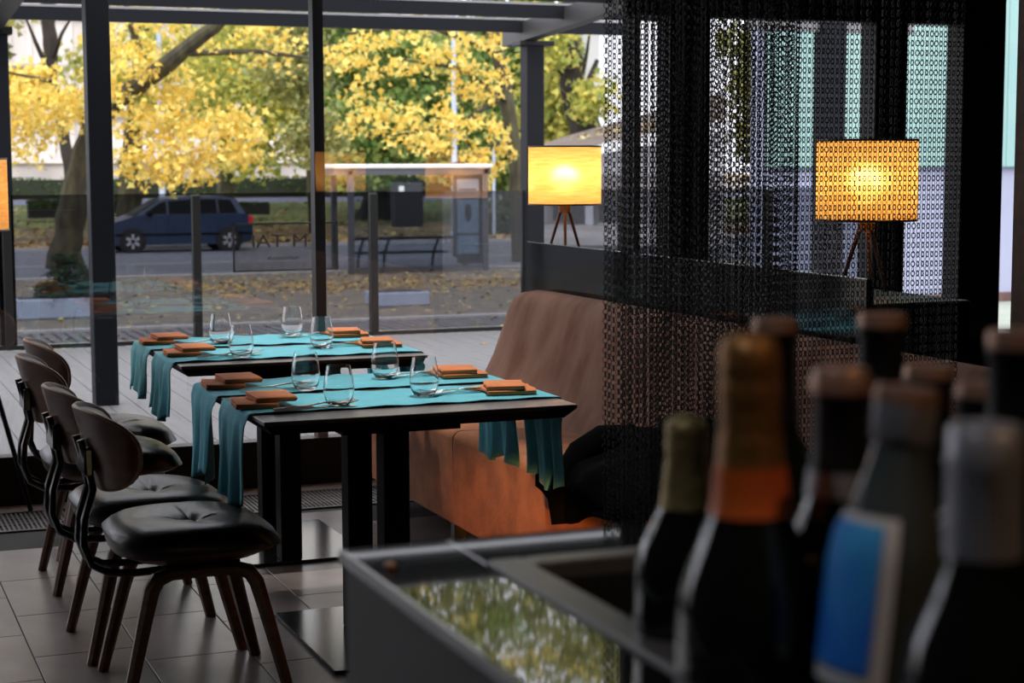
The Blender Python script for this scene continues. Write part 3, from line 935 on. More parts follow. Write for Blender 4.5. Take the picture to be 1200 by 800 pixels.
# teal clad building on the right
p0 = at(905, 200, 31); p1 = at(1330, 200, 31)
t = thing('teal_clad_building', 'pale teal clad building with lavender ground floor seen through the chain curtain', 'building', (p0.x, p0.y, GZ))
L = p1.x - p0.x
zc = at(1000, 196, 31).z - GZ
k = 0
x = 0
while x < L:
    MB().box(x + .006, x + .994, 0, .3, zc, 12).build('cladding_panel', M_teal_fac, t); x += 1.0
MB().box(0, L, .3, .8, 0, 12).build('wall', M_lav, t)
MB().box(0, L, .1, .3, .18, zc).build('ground_floor_wall', M_lav, t)
MB().box(0, L, .05, .3, 0, .18).build('plinth', M_brownband, t)
MB().box(0, L, -4.5, 0.02, -.02, .004).build('forecourt', M_palepave, t)

# ---- trees
def tree(name, label, base, trunk, branches, crown, n, size, material, clump, clumps, bark=M_bark, group='trees across the street'):
    """trunk / branches: lists of (point, radius); crown: blobs in world space"""
    t = thing(name, label, 'tree', base, 0, group)
    b = Vector(base)
    R = lambda L_: [Vector(p) - b for p, r in L_]
    P_, r_ = R(trunk), [r for p, r in trunk]
    q_, s_ = [P_[0]], [r_[0]]
    for i_ in range(len(P_) - 1):
        for f_ in (.2, .4, .6, .8, 1.0):
            rr_ = r_[i_] * (1 - f_) + r_[i_ + 1] * f_
            j_ = Vector((random.uniform(-1, 1), random.uniform(-1, 1), 0)) * rr_ * .16
            q_.append(P_[i_].lerp(P_[i_ + 1], f_) + j_); s_.append(rr_ * random.uniform(.9, 1.1))
    MB().tube(q_, s_, 10).build('trunk', bark, t, True)
    if branches:
        for br in branches:
            MB().tube(R(br), [r for p, r in br], 6).build('branch', bark, t, True)
    if n:
        P = blob_points(crown, n, clump, clumps) - np.array(base)
        tri_cloud('foliage', P, size, material, t, lobed=True)
    return t
A = at
def blob(px, py, d, rx, ry, w, rz=None):
    """crown ball at a depth; rx, ry its half size in photograph pixels"""
    c = A(px, py, d)
    return (tuple(c), (rx * d / FPX, (rz or rx) * d / FPX * .8, ry * d / FPX), w)
def gp(px, d):   # ground point under a pixel column
    p = A(px, 300, d); return Vector((p.x, p.y, zt(p.y)))

# leaning mossy tree near the road, crown spreads over the left windows
g0 = gp(76, 44.5)
tree('leaning_maple', 'leaning mossy maple with yellow leaves left of the thick post', g0,
     [(g0 - Vector((0, 0, .1)), .50), (A(82, 270, 44.5), .38), (A(92, 200, 44.5), .31), (A(110, 140, 44.0), .27), (A(150, 108, 43.0), .24), (A(200, 72, 41.2), .20), (A(250, 32, 40.4), .16), (A(330, -60, 40), .12)],
     [[(A(103, 150, 44.5), .20), (A(120, 60, 44.6), .15), (A(118, -80, 45), .09)], [(A(175, 90, 44), .12), (A(150, 20, 43.6), .08), (A(140, -60, 43), .04)],
      [(A(215, 62, 44), .10), (A(300, 60, 43), .06), (A(380, 70, 42.5), .03)], [(A(108, 150, 44.5), .10), (A(60, 95, 43.5), .06), (A(10, 85, 43), .03)]],
     [blob(48, 125, 43, 62, 32, 1.5), blob(25, 165, 43, 40, 26, .5), blob(170, 110, 42, 65, 60, 1.7), blob(245, 160, 42, 70, 40, 2.0), blob(300, 50, 43, 60, 35, .45), blob(160, 40, 43, 70, 30, .6), blob(150, -110, 43, 240, 90, 1.8), blob(200, -330, 44, 300, 150, .8), blob(160, 190, 42, 30, 22, .5), blob(205, 205, 42, 45, 16, .6)],
     6400, .175, M_yellow, .25, 560)
# slender double trunk at far left
g0 = gp(82, 58)
tree('slender_maple', 'slender dark-trunked maple standing at the far left', g0,
     [(g0, .26), (A(84, 215, 58), .22), (A(76, 160, 58), .20), (A(60, 90, 58), .22), (A(57, 30, 58), .24), (A(54, -60, 58), .18)],
     [[(A(60, 90, 58), .1), (A(42, 50, 57), .07), (A(30, 20, 57), .04)], [(A(62, 70, 58), .1), (A(72, 40, 57), .06), (A(90, 10, 57), .03)]],
     [blob(30, 105, 55, 45, 22, 1), blob(60, -60, 57, 120, 55, 1)], 2600, .26, M_yellow, .35, 120, M_bark2)
g0 = gp(152, 66)
tree('maple', 'yellow maple whose trunk rises just behind the van bonnet', g0, [(g0, .48), (A(153, 190, 66), .42), (A(158, 130, 66), .32), (A(170, 20, 66), .22)], [],
     [blob(180, 90, 64, 110, 60, 2), blob(150, -40, 64, 160, 70, 1)], 3600, .28, M_yelgreen, .45, 200)
g0 = gp(264, 80)
tree('maple', 'yellow-green maple rising behind the roof of the van', g0, [(g0, .46), (A(264, 190, 80), .40), (A(262, 120, 80), .34), (A(280, 10, 80), .2)],
     [[(A(262, 130, 80), .2), (A(330, 60, 79), .12), (A(370, 0, 78), .06)]],
     [blob(280, 95, 77, 75, 75, 2.4), blob(345, 100, 76, 50, 75, 2), blob(260, -40, 78, 150, 70, 1.4), blob(300, 185, 77, 40, 20, .5)], 6800, .32, M_yelgreen, .55, 300)
g0 = gp(368, 62)
tree('drooping_tree', 'olive tree with hanging twigs left of the slim black mullion', g0, [(g0, .18), (A(362, 170, 62), .15), (A(352, 90, 62), .12), (A(345, 10, 62), .08)],
     [[(A(352, 100, 62), .06), (A(325, 70, 61), .04), (A(310, 130, 61), .02)], [(A(352, 80, 62), .06), (A(385, 50, 61), .04), (A(392, 110, 61), .02)]],
     [blob(345, 75, 60, 40, 55, 2), blob(370, 160, 60, 30, 40, 1.4), blob(340, -30, 60, 90, 40, 1)], 5000, .21, M_olive, .34, 170)
# broad green tree behind the shelter, with yellow maple in front
g0 = gp(441, 72)
tree('broad_green_tree', 'broad green tree with flared trunk behind the bus shelter', g0,
     [(g0 - Vector((0, 0, .1)), 1.0), (g0 + Vector((0, 0, .9)), .55), (A(440, 205, 72), .50), (A(438, 150, 72), .45), (A(430, 60, 72), .3), (A(425, -50, 72), .2)],
     [[(A(438, 165, 72), .22), (A(480, 110, 71), .14), (A(520, 60, 70), .06)], [(A(436, 150, 72), .22), (A(400, 100, 71), .14), (A(370, 60, 70), .06)]],
     [blob(440, 150, 69, 62, 45, 3), blob(430, 190, 69, 55, 22, 1.6), blob(480, 90, 70, 85, 60, 2.6), blob(400, 60, 70, 60, 60, 1.6), blob(520, 160, 70, 60, 45, 1.8), blob(460, -50, 70, 160, 60, 1.4), blob(420, -330, 70, 260, 170, 1.0)],
     16000, .36, M_green, .5, 520)
g0 = gp(610, 47)
tree('yellow_maple', 'maple with bright yellow leaf sprays above the bus shelter', g0,
     [(g0, .25), (A(606, 200, 47), .22), (A(590, 90, 47), .20), (A(560, -30, 47), .15)],
     [[(A(596, 120, 47), .10), (A(540, 80, 45), .06), (A(470, 70, 44), .02)], [(A(594, 110, 47), .10), (A(530, 150, 45), .05), (A(450, 160, 44), .02)], [(A(585, 60, 47), .10), (A(500, 30, 45), .06), (A(400, 40, 44), .02)], [(A(600, 160, 47), .08), (A(540, 190, 45), .04), (A(500, 200, 44.5), .02)]],
     [blob(460, 65, 44, 75, 34, 1.3), blob(560, 75, 45, 50, 50, 1.2), blob(500, 150, 44, 60, 30, 1.3), blob(570, 170, 45, 35, 40, .7), blob(430, 130, 44, 35, 38, .5), blob(540, 205, 44, 50, 14, .4), blob(480, -60, 44, 160, 60, 1.2), blob(560, -320, 46, 280, 150, .9)],
     2900, .18, M_yellow, .17, 300)
# dark limbed tree on the right
g0 = gp(684, 58)
tree('dark_trunk_tree', 'dark thick-trunked tree with forked limbs beside the white building', g0,
     [(g0, .55), (A(684, 150, 58), .50), (A(671, 110, 58), .42), (A(672, 75, 58), .34), (A(666, 50, 58), .30), (A(668, 0, 58), .25)],
     [[(A(676, 118, 58), .20), (A(690, 95, 58), .12), (A(700, 70, 58), .07)], [(A(671, 95, 58), .12), (A(648, 80, 58), .06), (A(630, 70, 58), .03)], [(A(680, 100, 58), .10), (A(688, 60, 57.6), .06), (A(692, 30, 57), .03)]],
     [blob(655, 120, 64, 42, 55, 2), blob(675, 60, 64, 40, 35, 1.6), blob(650, 50, 57, 30, 30, .5), blob(690, 110, 57, 14, 30, .35), blob(670, -40, 60, 100, 40, 1)], 6500, .26, M_yelgreen, .36, 230, M_bark2)
g0 = gp(600, 75)
tree('background_tree', 'dense green tree filling the gap left of the pergola post', g0, [(g0, .4), (A(600, 120, 75), .3), (A(600, 20, 75), .2)], [],
     [blob(600, 110, 74, 55, 85, 3), blob(660, 150, 76, 50, 50, 1.4), blob(580, 200, 74, 30, 30, .8), blob(620, -20, 75, 100, 60, 1)], 11000, .36, M_green, .5, 330)
g0 = gp(380, 92)
tree('background_tree', 'olive background tree high behind the slim mullion', g0, [(g0, .4), (A(380, 120, 92), .3), (A(380, 0, 92), .2)], [],
     [blob(380, 70, 92, 110, 60, 2), blob(520, 90, 92, 90, 75, 2), blob(300, 60, 92, 70, 60, 1), blob(420, -60, 92, 200, 60, 1)], 11000, .48, M_olive, .7, 330)
g0 = gp(890, 66)
tree('background_tree', 'dark leafy tree half hidden by the doubled chain curtain', g0, [(g0, .35), (A(892, 120, 66), .25), (A(890, 0, 66), .2)], [],
     [blob(890, 110, 66, 26, 95, 2), blob(890, -40, 66, 60, 50, 1)], 4500, .28, M_olive, .4, 150)
g0 = gp(640, 78)
tree('background_tree', 'very tall olive tree towering behind the pergola post', g0, [(g0, .5), (A(640, 60, 78), .35), (A(640, -200, 78), .2)], [],
     [blob(600, -370, 76, 210, 130, 3), blob(700, -330, 76, 120, 120, 1.5), blob(480, -380, 76, 130, 110, 1.5)], 6000, .45, M_olive, .7, 450)
# low evergreen shrub right of shelter
g0 = gp(603, 63)
t = thing('evergreen_shrub', 'dark spreading evergreen shrub right of the bus shelter', 'shrub', g0)
tri_cloud('foliage', blob_points([((0, 0, .75), (1.0, .8, .75), 1), ((-.7, 0, .4), (.7, .6, .4), .5)], 3500, .12, 120, .2), .18, M_hedge, t)
MB().tube([(0, 0, 0), (0, 0, .9)], [.08, .03], 6).build('stem', M_bark2, t)
# distant tree line behind the buildings, seen in the glossy counter
for k, (px, d) in enumerate(((-60, 60), (700, 95), (800, 80))):
    g0 = gp(px, d)
    tree('background_tree', ['tall olive tree beyond the left edge of the window', 'tall olive tree behind the white building', 'tall olive tree behind the pavilion, by the square column'][k], g0, [(g0, .35), (A(px, 60, d), .2)], [],
         [blob(px, 40, d, 60, 60, 1), blob(px, -80, d, 70, 60, 1), blob(px, -300, d, 160, 160, 2)], 6500, .36, M_olive, .5, 130)

# ================================================================== TABLES
def dining_table(x0, x1, y0, y1, px, py0, py1, plate, label):
    t = thing('dining_table', label, 'table', ((x0 + x1) / 2, (y0 + y1) / 2, 0), 0, 'dark dining tables')
    ox, oy = t.location.x, t.location.y
    b = lambda mb, n, m_, **k: mb.build(n, m_, t, loc=(-ox, -oy, 0), **k)
    zt_, th, c = .75, .012, .030
    b(MB().bbox(x0, x1, y0, y1, zt_ - th, zt_, .0015), 'tabletop', M_table)
    mb = MB()
    A1 = [(x0 + .001, y0 + .001), (x1 - .001, y0 + .001), (x1 - .001, y1 - .001), (x0 + .001, y1 - .001)]
    A2 = [(x0 + c, y0 + c), (x1 - c, y0 + c), (x1 - c, y1 - c), (x0 + c, y1 - c)]
    mb.add([(x, y, zt_ - th) for x, y in A1] + [(x, y, zt_ - .042) for x, y in A2], [(0, 1, 2, 3), (7, 6, 5, 4), (0, 4, 5, 1), (1, 5, 6, 2), (2, 6, 7, 3), (3, 7, 4, 0)])
    b(mb, 'chamfered_edge', M_tableunder)
    b(MB().box(px - .16, px + .20, py0 - .03, py1 + .03, zt_ - .062, zt_ - .042), 'support_plate', M_tableunder)
    for y in (py0, py1):
        b(MB().bbox(px - .039, px + .039, y - .039, y + .039, plate[4], zt_ - .06, .003), 'column', M_tableunder)
    b(MB().bbox(plate[0], plate[1], plate[2], plate[3], 0.001, plate[4], .003), 'base_plate', M_plate)
    return t
dining_table(1.14, 2.09, 4.73, 5.66, 1.545, 4.83, 5.20, (1.34, 1.92, 4.76, 5.47, .012), 'nearest square dark dining table on two square columns')
dining_table(1.19, 2.115, 6.16, 7.12, 1.585, 6.215, 6.50, (1.30, 1.88, 6.17, 6.88, .012), 'farther square dark dining table, by the window')

def runner(y0, y1, xl, xr, zl, zr, seed, label, taper=0.0):
    """cloth laid across the table and hanging on both sides"""
    rr = random.Random(seed)
    ph = [rr.uniform(0, 6.28) for _ in range(6)]
    r = .012
    prof = []    # (x, z, hang fraction, side)
    n = 12
    for k in range(n): prof.append((xl - r, zl + (.75 - r - zl) * k / n, 1 - k / n, -1))
    for k in range(5):
        a = PI - (PI / 2) * k / 4
        prof.append((xl + r * math.cos(a), .7535 - r + r * math.sin(a), 0, 0))
    for k in range(1, 12): prof.append((xl + (xr - xl) * k / 12, .7535, 0, 0))
    for k in range(5):
        a = PI / 2 - (PI / 2) * k / 4
        prof.append((xr + r * math.cos(a), .7535 - r + r * math.sin(a), 0, 0))
    for k in range(1, n + 1): prof.append((xr + r, .75 - r + (zr - .75 + r) * k / n, k / n, 1))
    nv = 26
    N = len(prof)
    vs = []
    for j in range(nv + 1):
        v = j / nv
        for i, (x, z, h, sd) in enumerate(prof):
            y = y0 + (y1 - y0) * v
            dx = 0
            if sd:
                w = h ** 0.8
                dx = sd * (.006 + w * (.013 * math.sin(v * 15 + ph[0]) + .010 * math.sin(v * 27 + ph[1])) + .012 * w)
                ymid = (y0 + y1) / 2
                y = ymid + (y - ymid) * (1 - .16 * math.sin(min(1, h * 1.3) * PI * .5) - taper * h) + .012 * math.sin(h * 5 + ph[2])
                z = z + h * (.018 * math.sin(v * 7 + ph[3]))
            else:
                e = max(0, 1 - v / .06) if v < .5 else max(0, 1 - (1 - v) / .06)
                z = z + e * (.0022 * (1 + math.sin(x * 42 + ph[4]))) * (1 if xl + .02 < x < xr - .02 else 0)
            vs.append((x + dx, y, z))
    fs = [(j * N + i, (j + 1) * N + i, (j + 1) * N + i + 1, j * N + i + 1) for j in range(nv) for i in range(N - 1)]
    me = MB().add(vs, fs)
    o = me.build('table_runner', M_teal, smooth=True, sharp=80)
    md = o.modifiers.new('cloth_thickness', 'SOLIDIFY'); md.thickness = .0018; md.offset = -1
    tag(o, label, 'table runner', 'turquoise table runners')
    # origin at the cloth
    c = Vector(((xl + xr) / 2, (y0 + y1) / 2, .75))
    for v in o.data.vertices: v.co -= c
    o.location = c
    return o
RUN = [(4.875, 5.22, 1.14, 2.09, .475, .455, 'nearest'), (5.29, 5.645, 1.14, 2.09, .485, .47, 'second nearest'),
       (6.255, 6.62, 1.19, 2.115, .535, .52, 'third from the camera'), (6.72, 7.085, 1.19, 2.115, .57, .52, 'farthest')]
for k, (a, b, c_, d_, zl, zr, nm) in enumerate(RUN):
    runner(a, b, c_, d_, zl, zr, 40 + k, 'turquoise linen table runner, the %s of the four, hanging at both ends' % nm)

def slab(mb, L, W_, h, z, x0=0, y0=0, warp=0.0, rot=0.0):
    """folded cloth slab with a round fold"""
    n = 10
    ring = []
    for k in range(n):
        a = -PI / 2 + PI * k / (n - 1)
        ring.append((L / 2 - h / 2 + h / 2 * math.cos(a), h / 2 + h / 2 * math.sin(a)))
    ring += [(-L / 2, h), (-L / 2 + .002, h * .66), (-L / 2 - .002, h * .5), (-L / 2 + .001, h * .3), (-L / 2, 0)]
    ys_ = [-W_ / 2, -W_ / 2 + .004, -W_ / 6, W_ / 6, W_ / 2 - .004, W_ / 2]
    vs = []
    for j, y in enumerate(ys_):
        s = .94 if j in (0, 5) else 1
        for (x, zz) in ring:
            wob = .0025 * math.sin(y * 60 + x * 40)
            xx_, yy_ = x * s + wob, y * (1 + .05 * x / L)
            xr_, yr_ = xx_ * math.cos(rot) - yy_ * math.sin(rot), xx_ * math.sin(rot) + yy_ * math.cos(rot)
            vs.append((x0 + xr_, y0 + yr_, z + h / 2 + (zz - h / 2) * (s if j not in (0, 5) else .7) + warp * (x / L) ** 2 * (1 if y > 0 else .3)))
    m_ = len(ring)
    fs = [(j * m_ + i, j * m_ + (i + 1) % m_, (j + 1) * m_ + (i + 1) % m_, (j + 1) * m_ + i) for j in range(5) for i in range(m_)]
    fs += [tuple(range(m_ - 1, -1, -1)), tuple(5 * m_ + i for i in range(m_))]
    return mb.add(vs, fs)

def napkin(x, y, rz, label, kind):
    mb = MB()
    if kind == 'L':
        slab(mb, .125, .17, .016, 0, -.030, 0, .003)
        slab(mb, .125, .155, .015, .0165, .020, .003, .010, .10)
    else:
        slab(mb, .155, .175, .013, 0, 0, 0, .008)
        slab(mb, .120, .168, .013, .0135, .012, 0, .014, -.10)
    o = mb.build('folded_napkin', M_orange, smooth=True, sharp=60)
    o.location = (x, y, .7565); o.rotation_euler = (0, 0, rz)
    return tag(o, label, 'napkin', 'folded orange napkins')

def fork_knife(x, y, rz, dz, label_f, label_k, tiltf=.0):
    # fork along +x, knife beside it
    mb = MB()
    L = .20
    def blade(w, z):  # cross-section strip
        return w
    pts = [(-.10, .0075), (-.07, .007), (-.03, .0035), (.02, .003), (.045, .0045), (.055, .012), (.07, .012)]
    zz = [0.002, .002, .003, .006, .006, .003, .002]
    vs = []
    for (px, w), z in zip(pts, zz):
        vs += [(px, -w, z), (px, w, z), (px, w, z + .002), (px, -w, z + .002)]
    fs = [(0, 1, 2, 3)]
    for i in range(len(pts) - 1):
        for k in range(4):
            l = (k + 1) % 4
            fs.append((i * 4 + k, i * 4 + 4 + k, i * 4 + 4 + l, i * 4 + l))
    fs.append(tuple(len(vs) - 4 + k for k in (3, 2, 1, 0)))
    mb.add(vs, fs)
    for k in range(4):
        yy = -.0105 + k * .007
        mb.add([(.07, yy - .0018, .002), (.07, yy + .0018, .002), (.11, yy + .0008, .008), (.11, yy - .0008, .008), (.07, yy - .0018, .004), (.07, yy + .0018, .004), (.11, yy + .0008, .0095), (.11, yy - .0008, .0095)],
               [(0, 3, 2, 1), (4, 5, 6, 7), (0, 1, 5, 4), (1, 2, 6, 5), (2, 3, 7, 6), (3, 0, 4, 7)])
    f = mb.build('fork', M_steel, smooth=True)
    f.scale = (1.15, 1.6, 2.0)
    f.location = (x, y, .7563 + dz); f.rotation_euler = (0, tiltf, rz)
    tag(f, label_f, 'fork', 'steel forks beside the napkins')
    mb = MB()
    pts = [(-.11, .007, .004), (-.06, .0065, .006), (-.01, .005, .005), (.0, .004, .002), (.06, .0105, .001), (.10, .009, .001), (.115, .002, .001)]
    vs = []
    for (px, w, h) in pts:
        vs += [(px, -w * .6, .001), (px, w, .001), (px, w, .001 + h), (px, -w * .6, .001 + h)]
    fs = [(0, 1, 2, 3)]
    for i in range(len(pts) - 1):
        for k in range(4):
            l = (k + 1) % 4
            fs.append((i * 4 + k, i * 4 + 4 + k, i * 4 + 4 + l, i * 4 + l))
    fs.append(tuple(len(vs) - 4 + k for k in (3, 2, 1, 0)))
    kn = mb.add(vs, fs).build('table_knife', M_steel, smooth=True)
    kn.scale = (1.15, 1.6, 2.0)
    kn.location = (x - .015 * math.cos(rz) + .030 * math.sin(rz), y - .030 * math.cos(rz), .7563 + dz)
    kn.rotation_euler = (0, tiltf, rz)
    tag(kn, label_k, 'knife', 'steel knives beside the napkins')

NAP_L = [(1.215, 5.03, -.10), (1.225, 5.50, -.08), (1.285, 6.48, -.06), (1.275, 6.94, -.05)]
NAP_R = [(1.985, 5.03, 2.95), (1.99, 5.48, 3.05), (2.03, 6.50, 3.0), (2.025, 6.93, 3.05)]
for k in range(4):
    nm = RUN[k][6]
    x, y, r = NAP_L[k]
    napkin(x, y, r + PI * 0, 'orange folded napkin at the chair-side end of the %s runner' % nm, 'L')
    fork_knife(x + .125, y - .115, .10 + .05 * k, .0, 'steel fork by the chair-side napkin on the %s runner' % nm, 'steel knife by the chair-side napkin on the %s runner' % nm)
    x, y, r = NAP_R[k]
    napkin(x, y, r, 'orange folded napkin at the bench-side end of the %s runner' % nm, 'R')
    fork_knife(x - .16, y + .02, PI + .12, .0, 'steel fork by the bench-side napkin on the %s runner' % nm, 'steel knife by the bench-side napkin on the %s runner' % nm)

prof_out = [(0.0, 0), (.024, 0), (.030, .003), (.040, .018), (.0452, .040), (.0455, .058), (.042, .085), (.0375, .108), (.0352, .1205)]
prof_in = [(.0343, .1205), (.0365, .108), (.041, .085), (.0444, .058), (.0441, .040), (.0385, .020), (.029, .010), (.016, .0085), (0.0, .0085)]
gp_ = MB().lathe(prof_out + prof_in, 32)
gmesh = gp_.build('drinking_glass', M_glass, smooth=True, sharp=70)
GL = [(1.413, 4.93, 'nearest', 'chair'), (1.715, 5.04, 'nearest', 'bench'), (1.415, 5.31, 'second nearest', 'chair'), (1.735, 5.50, 'second nearest', 'bench'),
      (1.44, 6.31, 'third from the camera', 'chair'), (1.80, 6.51, 'third from the camera', 'bench'), (1.475, 6.82, 'farthest', 'chair'), (1.82, 7.03, 'farthest', 'bench')]
for k, (x, y, nm, sd) in enumerate(GL):
    o = gmesh if k == 0 else gmesh.copy()
    if k: C.objects.link(o)
    o.location = (x, y, .7558)
    tag(o, 'clear stemless drinking glass, the %s-side one on the %s runner' % (sd, nm), 'glass', 'stemless drinking glasses')

# ================================================================== CHAIRS (local: faces +x)
def make_chair():
    t = thing('dining_chair', '', 'chair', (0, 0, 0), 0, 'black leather and walnut dining chairs')
    def se(r, th, a, b, p=2.6):
        c, s_ = math.cos(th), math.sin(th)
        k = (abs(c) ** p + abs(s_) ** p) ** (-1 / p)
        return r * k * c * a, r * k * s_ * b
    # seat cushion, tufted round one button
    def dimple(x, y):
        q = math.hypot(x, y)
        cr = abs(math.sin(2 * math.atan2(y, x))) if q > 1e-6 else 0
        return -.026 * math.exp(-(q / .030) ** 2) - .018 * math.exp(-(q / .095) ** 2) - .010 * (1 - cr) ** 6 * math.exp(-((q - .06) / .09) ** 2)
    def top(r, th):
        x, y = se(r, th, .238, .232, 3.4)
        z = .492 - .040 * r ** 8 - .030 * max(0, x / .23) ** 2 + .004 * min(0, x / .23) + dimple(x, y)
        if r >= 1: z = .432 - .020 * (x / .23)
        return (x, y, z)
    def bot(r, th):
        x, y = se(r, th, .228, .226, 3.4)
        return (x, y, .384 + .030 * r ** 6)
    MB().disc_solid(top, bot, 12, 40).build('seat_cushion', M_leather, t, True, sharp=80)
    MB().lathe([(0.0, .009), (.009, .007), (.012, .002), (.012, -.004), (0, -.004)], 12, (0, 0, .4515)).build('button', M_steel, t, True)
    def st(r, th):
        x, y = se(r, th, .232, .229, 3.2); return (x, y, .390 + .036 * r ** 6)
    def sb(r, th):
        x, y = se(r, th, .226, .222, 3.2); return (x, y, .371 + .034 * r ** 5)
    MB().disc_solid(st, sb, 4, 36).build('seat_shell', M_walnut, t, True)
    # backrest: curved plywood shell and leather pad
    def back(r, th, off, a, b):
        y, zz = se(r, th, a, b, 2.6)
        # wider on top, narrower at bottom
        y *= (1.0 + .10 * (zz / b)) if b else 1
        x = -.285 + 2.1 * y * y - .26 * (zz) + off
        return (x, y, .692 + zz)
    MB().disc_solid(lambda r, th: back(r, th, .010, .225, .112), lambda r, th: back(r, th, -.004, .225, .112), 8, 40).build('backrest_shell', M_walnut, t, True, sharp=50)
    rim = [back(1.004, 2 * PI * k / 40, .004, .225, .112) for k in range(40)]
    MB().tube(rim, .0062, 6, closed=True).build('shell_edge', M_plyedge, t, True)
    MB().disc_solid(lambda r, th: back(r, th, .056 - .040 * r ** 5, .214, .103), lambda r, th: back(r, th, .010, .214, .103), 8, 36).build('backrest_pad', M_leather, t, True, sharp=80)
    # bent tubes from the back under the seat
    for s in (-1, 1):
        y = s * .045
        pts = [(-.305, y, .72), (-.285, y, .64), (-.275, y, .58), (-.300, y * 1.1, .50), (-.305, y * 1.2, .43), (-.285, y * 1.3, .375), (-.24, y * 1.4, .350), (-.17, y * 1.5, .345), (.05, y * 1.6, .352), (.12, y * 1.6, .362)]
        MB().tube(pts, .011, 8).build('frame_tube', M_tube, t, True)
    MB().bbox(-.300, -.275, -.075, .075, .62, .70, .006).build('back_bracket', M_tube, t, True)
    # arched bentwood leg frames, one each side
    for s in (-1, 1):
        y0, y1 = s * .165, s * .205
        foot = lambda x: (x, y1, 0.0)
        pts = [(-.225, y1, 0), (-.195, s * .195, .12), (-.165, s * .182, .24), (-.145, s * .172, .315), (-.125, s * .167, .345), (-.09, s * .165, .357), (0, s * .165, .359), (.09, s * .165, .357), (.125, s * .167, .345), (.145, s * .172, .315), (.165, s * .182, .24), (.195, s * .195, .12), (.225, y1, 0)]
        rr = [.0155, .0175, .0195, .021, .021, .0185, .018, .0185, .021, .021, .0195, .0175, .0155]
        MB().tube(pts, rr, 8, flat=1.25, up=(0, 0, 1)).build('leg_frame', M_walnut, t, True)
    MB().bbox(-.10, -.06, -.165, .165, .345, .370, .004).bbox(.06, .10, -.165, .165, .345, .370, .004).build('cross_rail', M_tube, t)
    return t
ch = make_chair()
CHS = [(.955, 4.855, 0.0, 'black leather dining chair nearest the camera, walnut legs'), (.93, 5.34, .02, 'black leather dining chair second from the camera, at the near table'),
       (.945, 6.22, .0, 'black leather dining chair third from the camera, at the farther table'), (1.03, 6.76, -.02, 'black leather dining chair farthest from the camera, beside the window')]
for k, (x, y, r, lb) in enumerate(CHS):
    o = ch if k == 0 else copy_tree(ch)
    o.location = (x, y, 0); o.rotation_euler = (0, 0, r); o['label'] = lb

# ================================================================== BENCH
bn = thing('upholstered_bench', 'long brown suede bench with high rounded back beside the dark tables', 'bench', (2.5, 5.6, 0))
Bn = lambda mb, n, m_, **k: mb.build(n, m_, bn, loc=(-2.5, -5.6, 0), **k)
def seat_block(y0, y1):
    poly = []
    r = .035
    for k in range(5):
        a = PI - PI / 2 * k / 4
        poly.append((2.17 + r + r * math.cos(a), .475 - r + r * math.sin(a)))
    poly += [(2.72, .46), (2.72, .115), (2.19, .115), (2.172, .13)]
    return MB().prism(poly, 'y', y0, y1)
Bn(seat_block(6.06, 7.28), 'seat', M_suede2, smooth=True)
Bn(seat_block(3.3, 6.052), 'seat', M_suede2, smooth=True)
# backrest: sloping front, rounded top, rounded end corner
def backm():
    prof = [(2.60, .46), (2.655, .55), (2.705, .66), (2.745, .78), (2.768, .86), (2.785, .900), (2.815, .922), (2.855, .928), (2.885, .915), (2.895, .88), (2.895, .40), (2.64, .40)]
    ys_ = [3.3, 4, 4.8, 5.6, 6.3, 6.75, 6.90, 6.99, 7.05, 7.08, 7.085]
    dz = [0, 0, 0, 0, 0, 0, .004, .016, .042, .09, .10]
    vs = []
    for y, q in zip(ys_, dz):
        for x, z in prof:
            f = max(0, (z - .46) / .47)
            vs.append((x + (q * .25 if z > .46 and x < 2.8 else 0), y - f * f * .015, z - q * f))
    n = len(prof)
    fs = [(j * n + i, (j + 1) * n + i, (j + 1) * n + (i + 1) % n, j * n + (i + 1) % n) for j in range(len(ys_) - 1) for i in range(n)]
    fs += [tuple(range(n)), tuple((len(ys_) - 1) * n + i for i in range(n - 1, -1, -1))]
    return MB().add(vs, fs)
Bn(backm(), 'backrest', M_suede, smooth=True, sharp=50)
for y in (7.02, 6.12, 5.2, 4.2, 3.4):
    Bn(MB().bbox(2.20, 2.25, y, y + .05, 0, .115, .004), 'leg', M_black)
    Bn(MB().bbox(2.66, 2.71, y, y + .05, 0, .115, .004), 'leg', M_black)

# ================================================================== PARTITION AND LAMPS
pt = thing('partition', 'low black partition with glossy panel rising behind the bench', 'partition', (3.1, 5.8, 0))
Pt = lambda mb, n, m_, **k: mb.build(n, m_, pt, loc=(-3.1, -5.8, 0), **k)
Pt(MB().bbox(2.93, 3.26, 4.42, 7.05, 0, 1.045, .004), 'body', M_black)
Pt(MB().bbox(2.900, 2.925, 4.44, 7.12, .905, 1.117, .001), 'glossy_panel', M_gloss)
Pt(MB().box(2.900, 2.905, 4.44, 7.12, 1.117, 1.1205), 'bright_edge', M_steel)

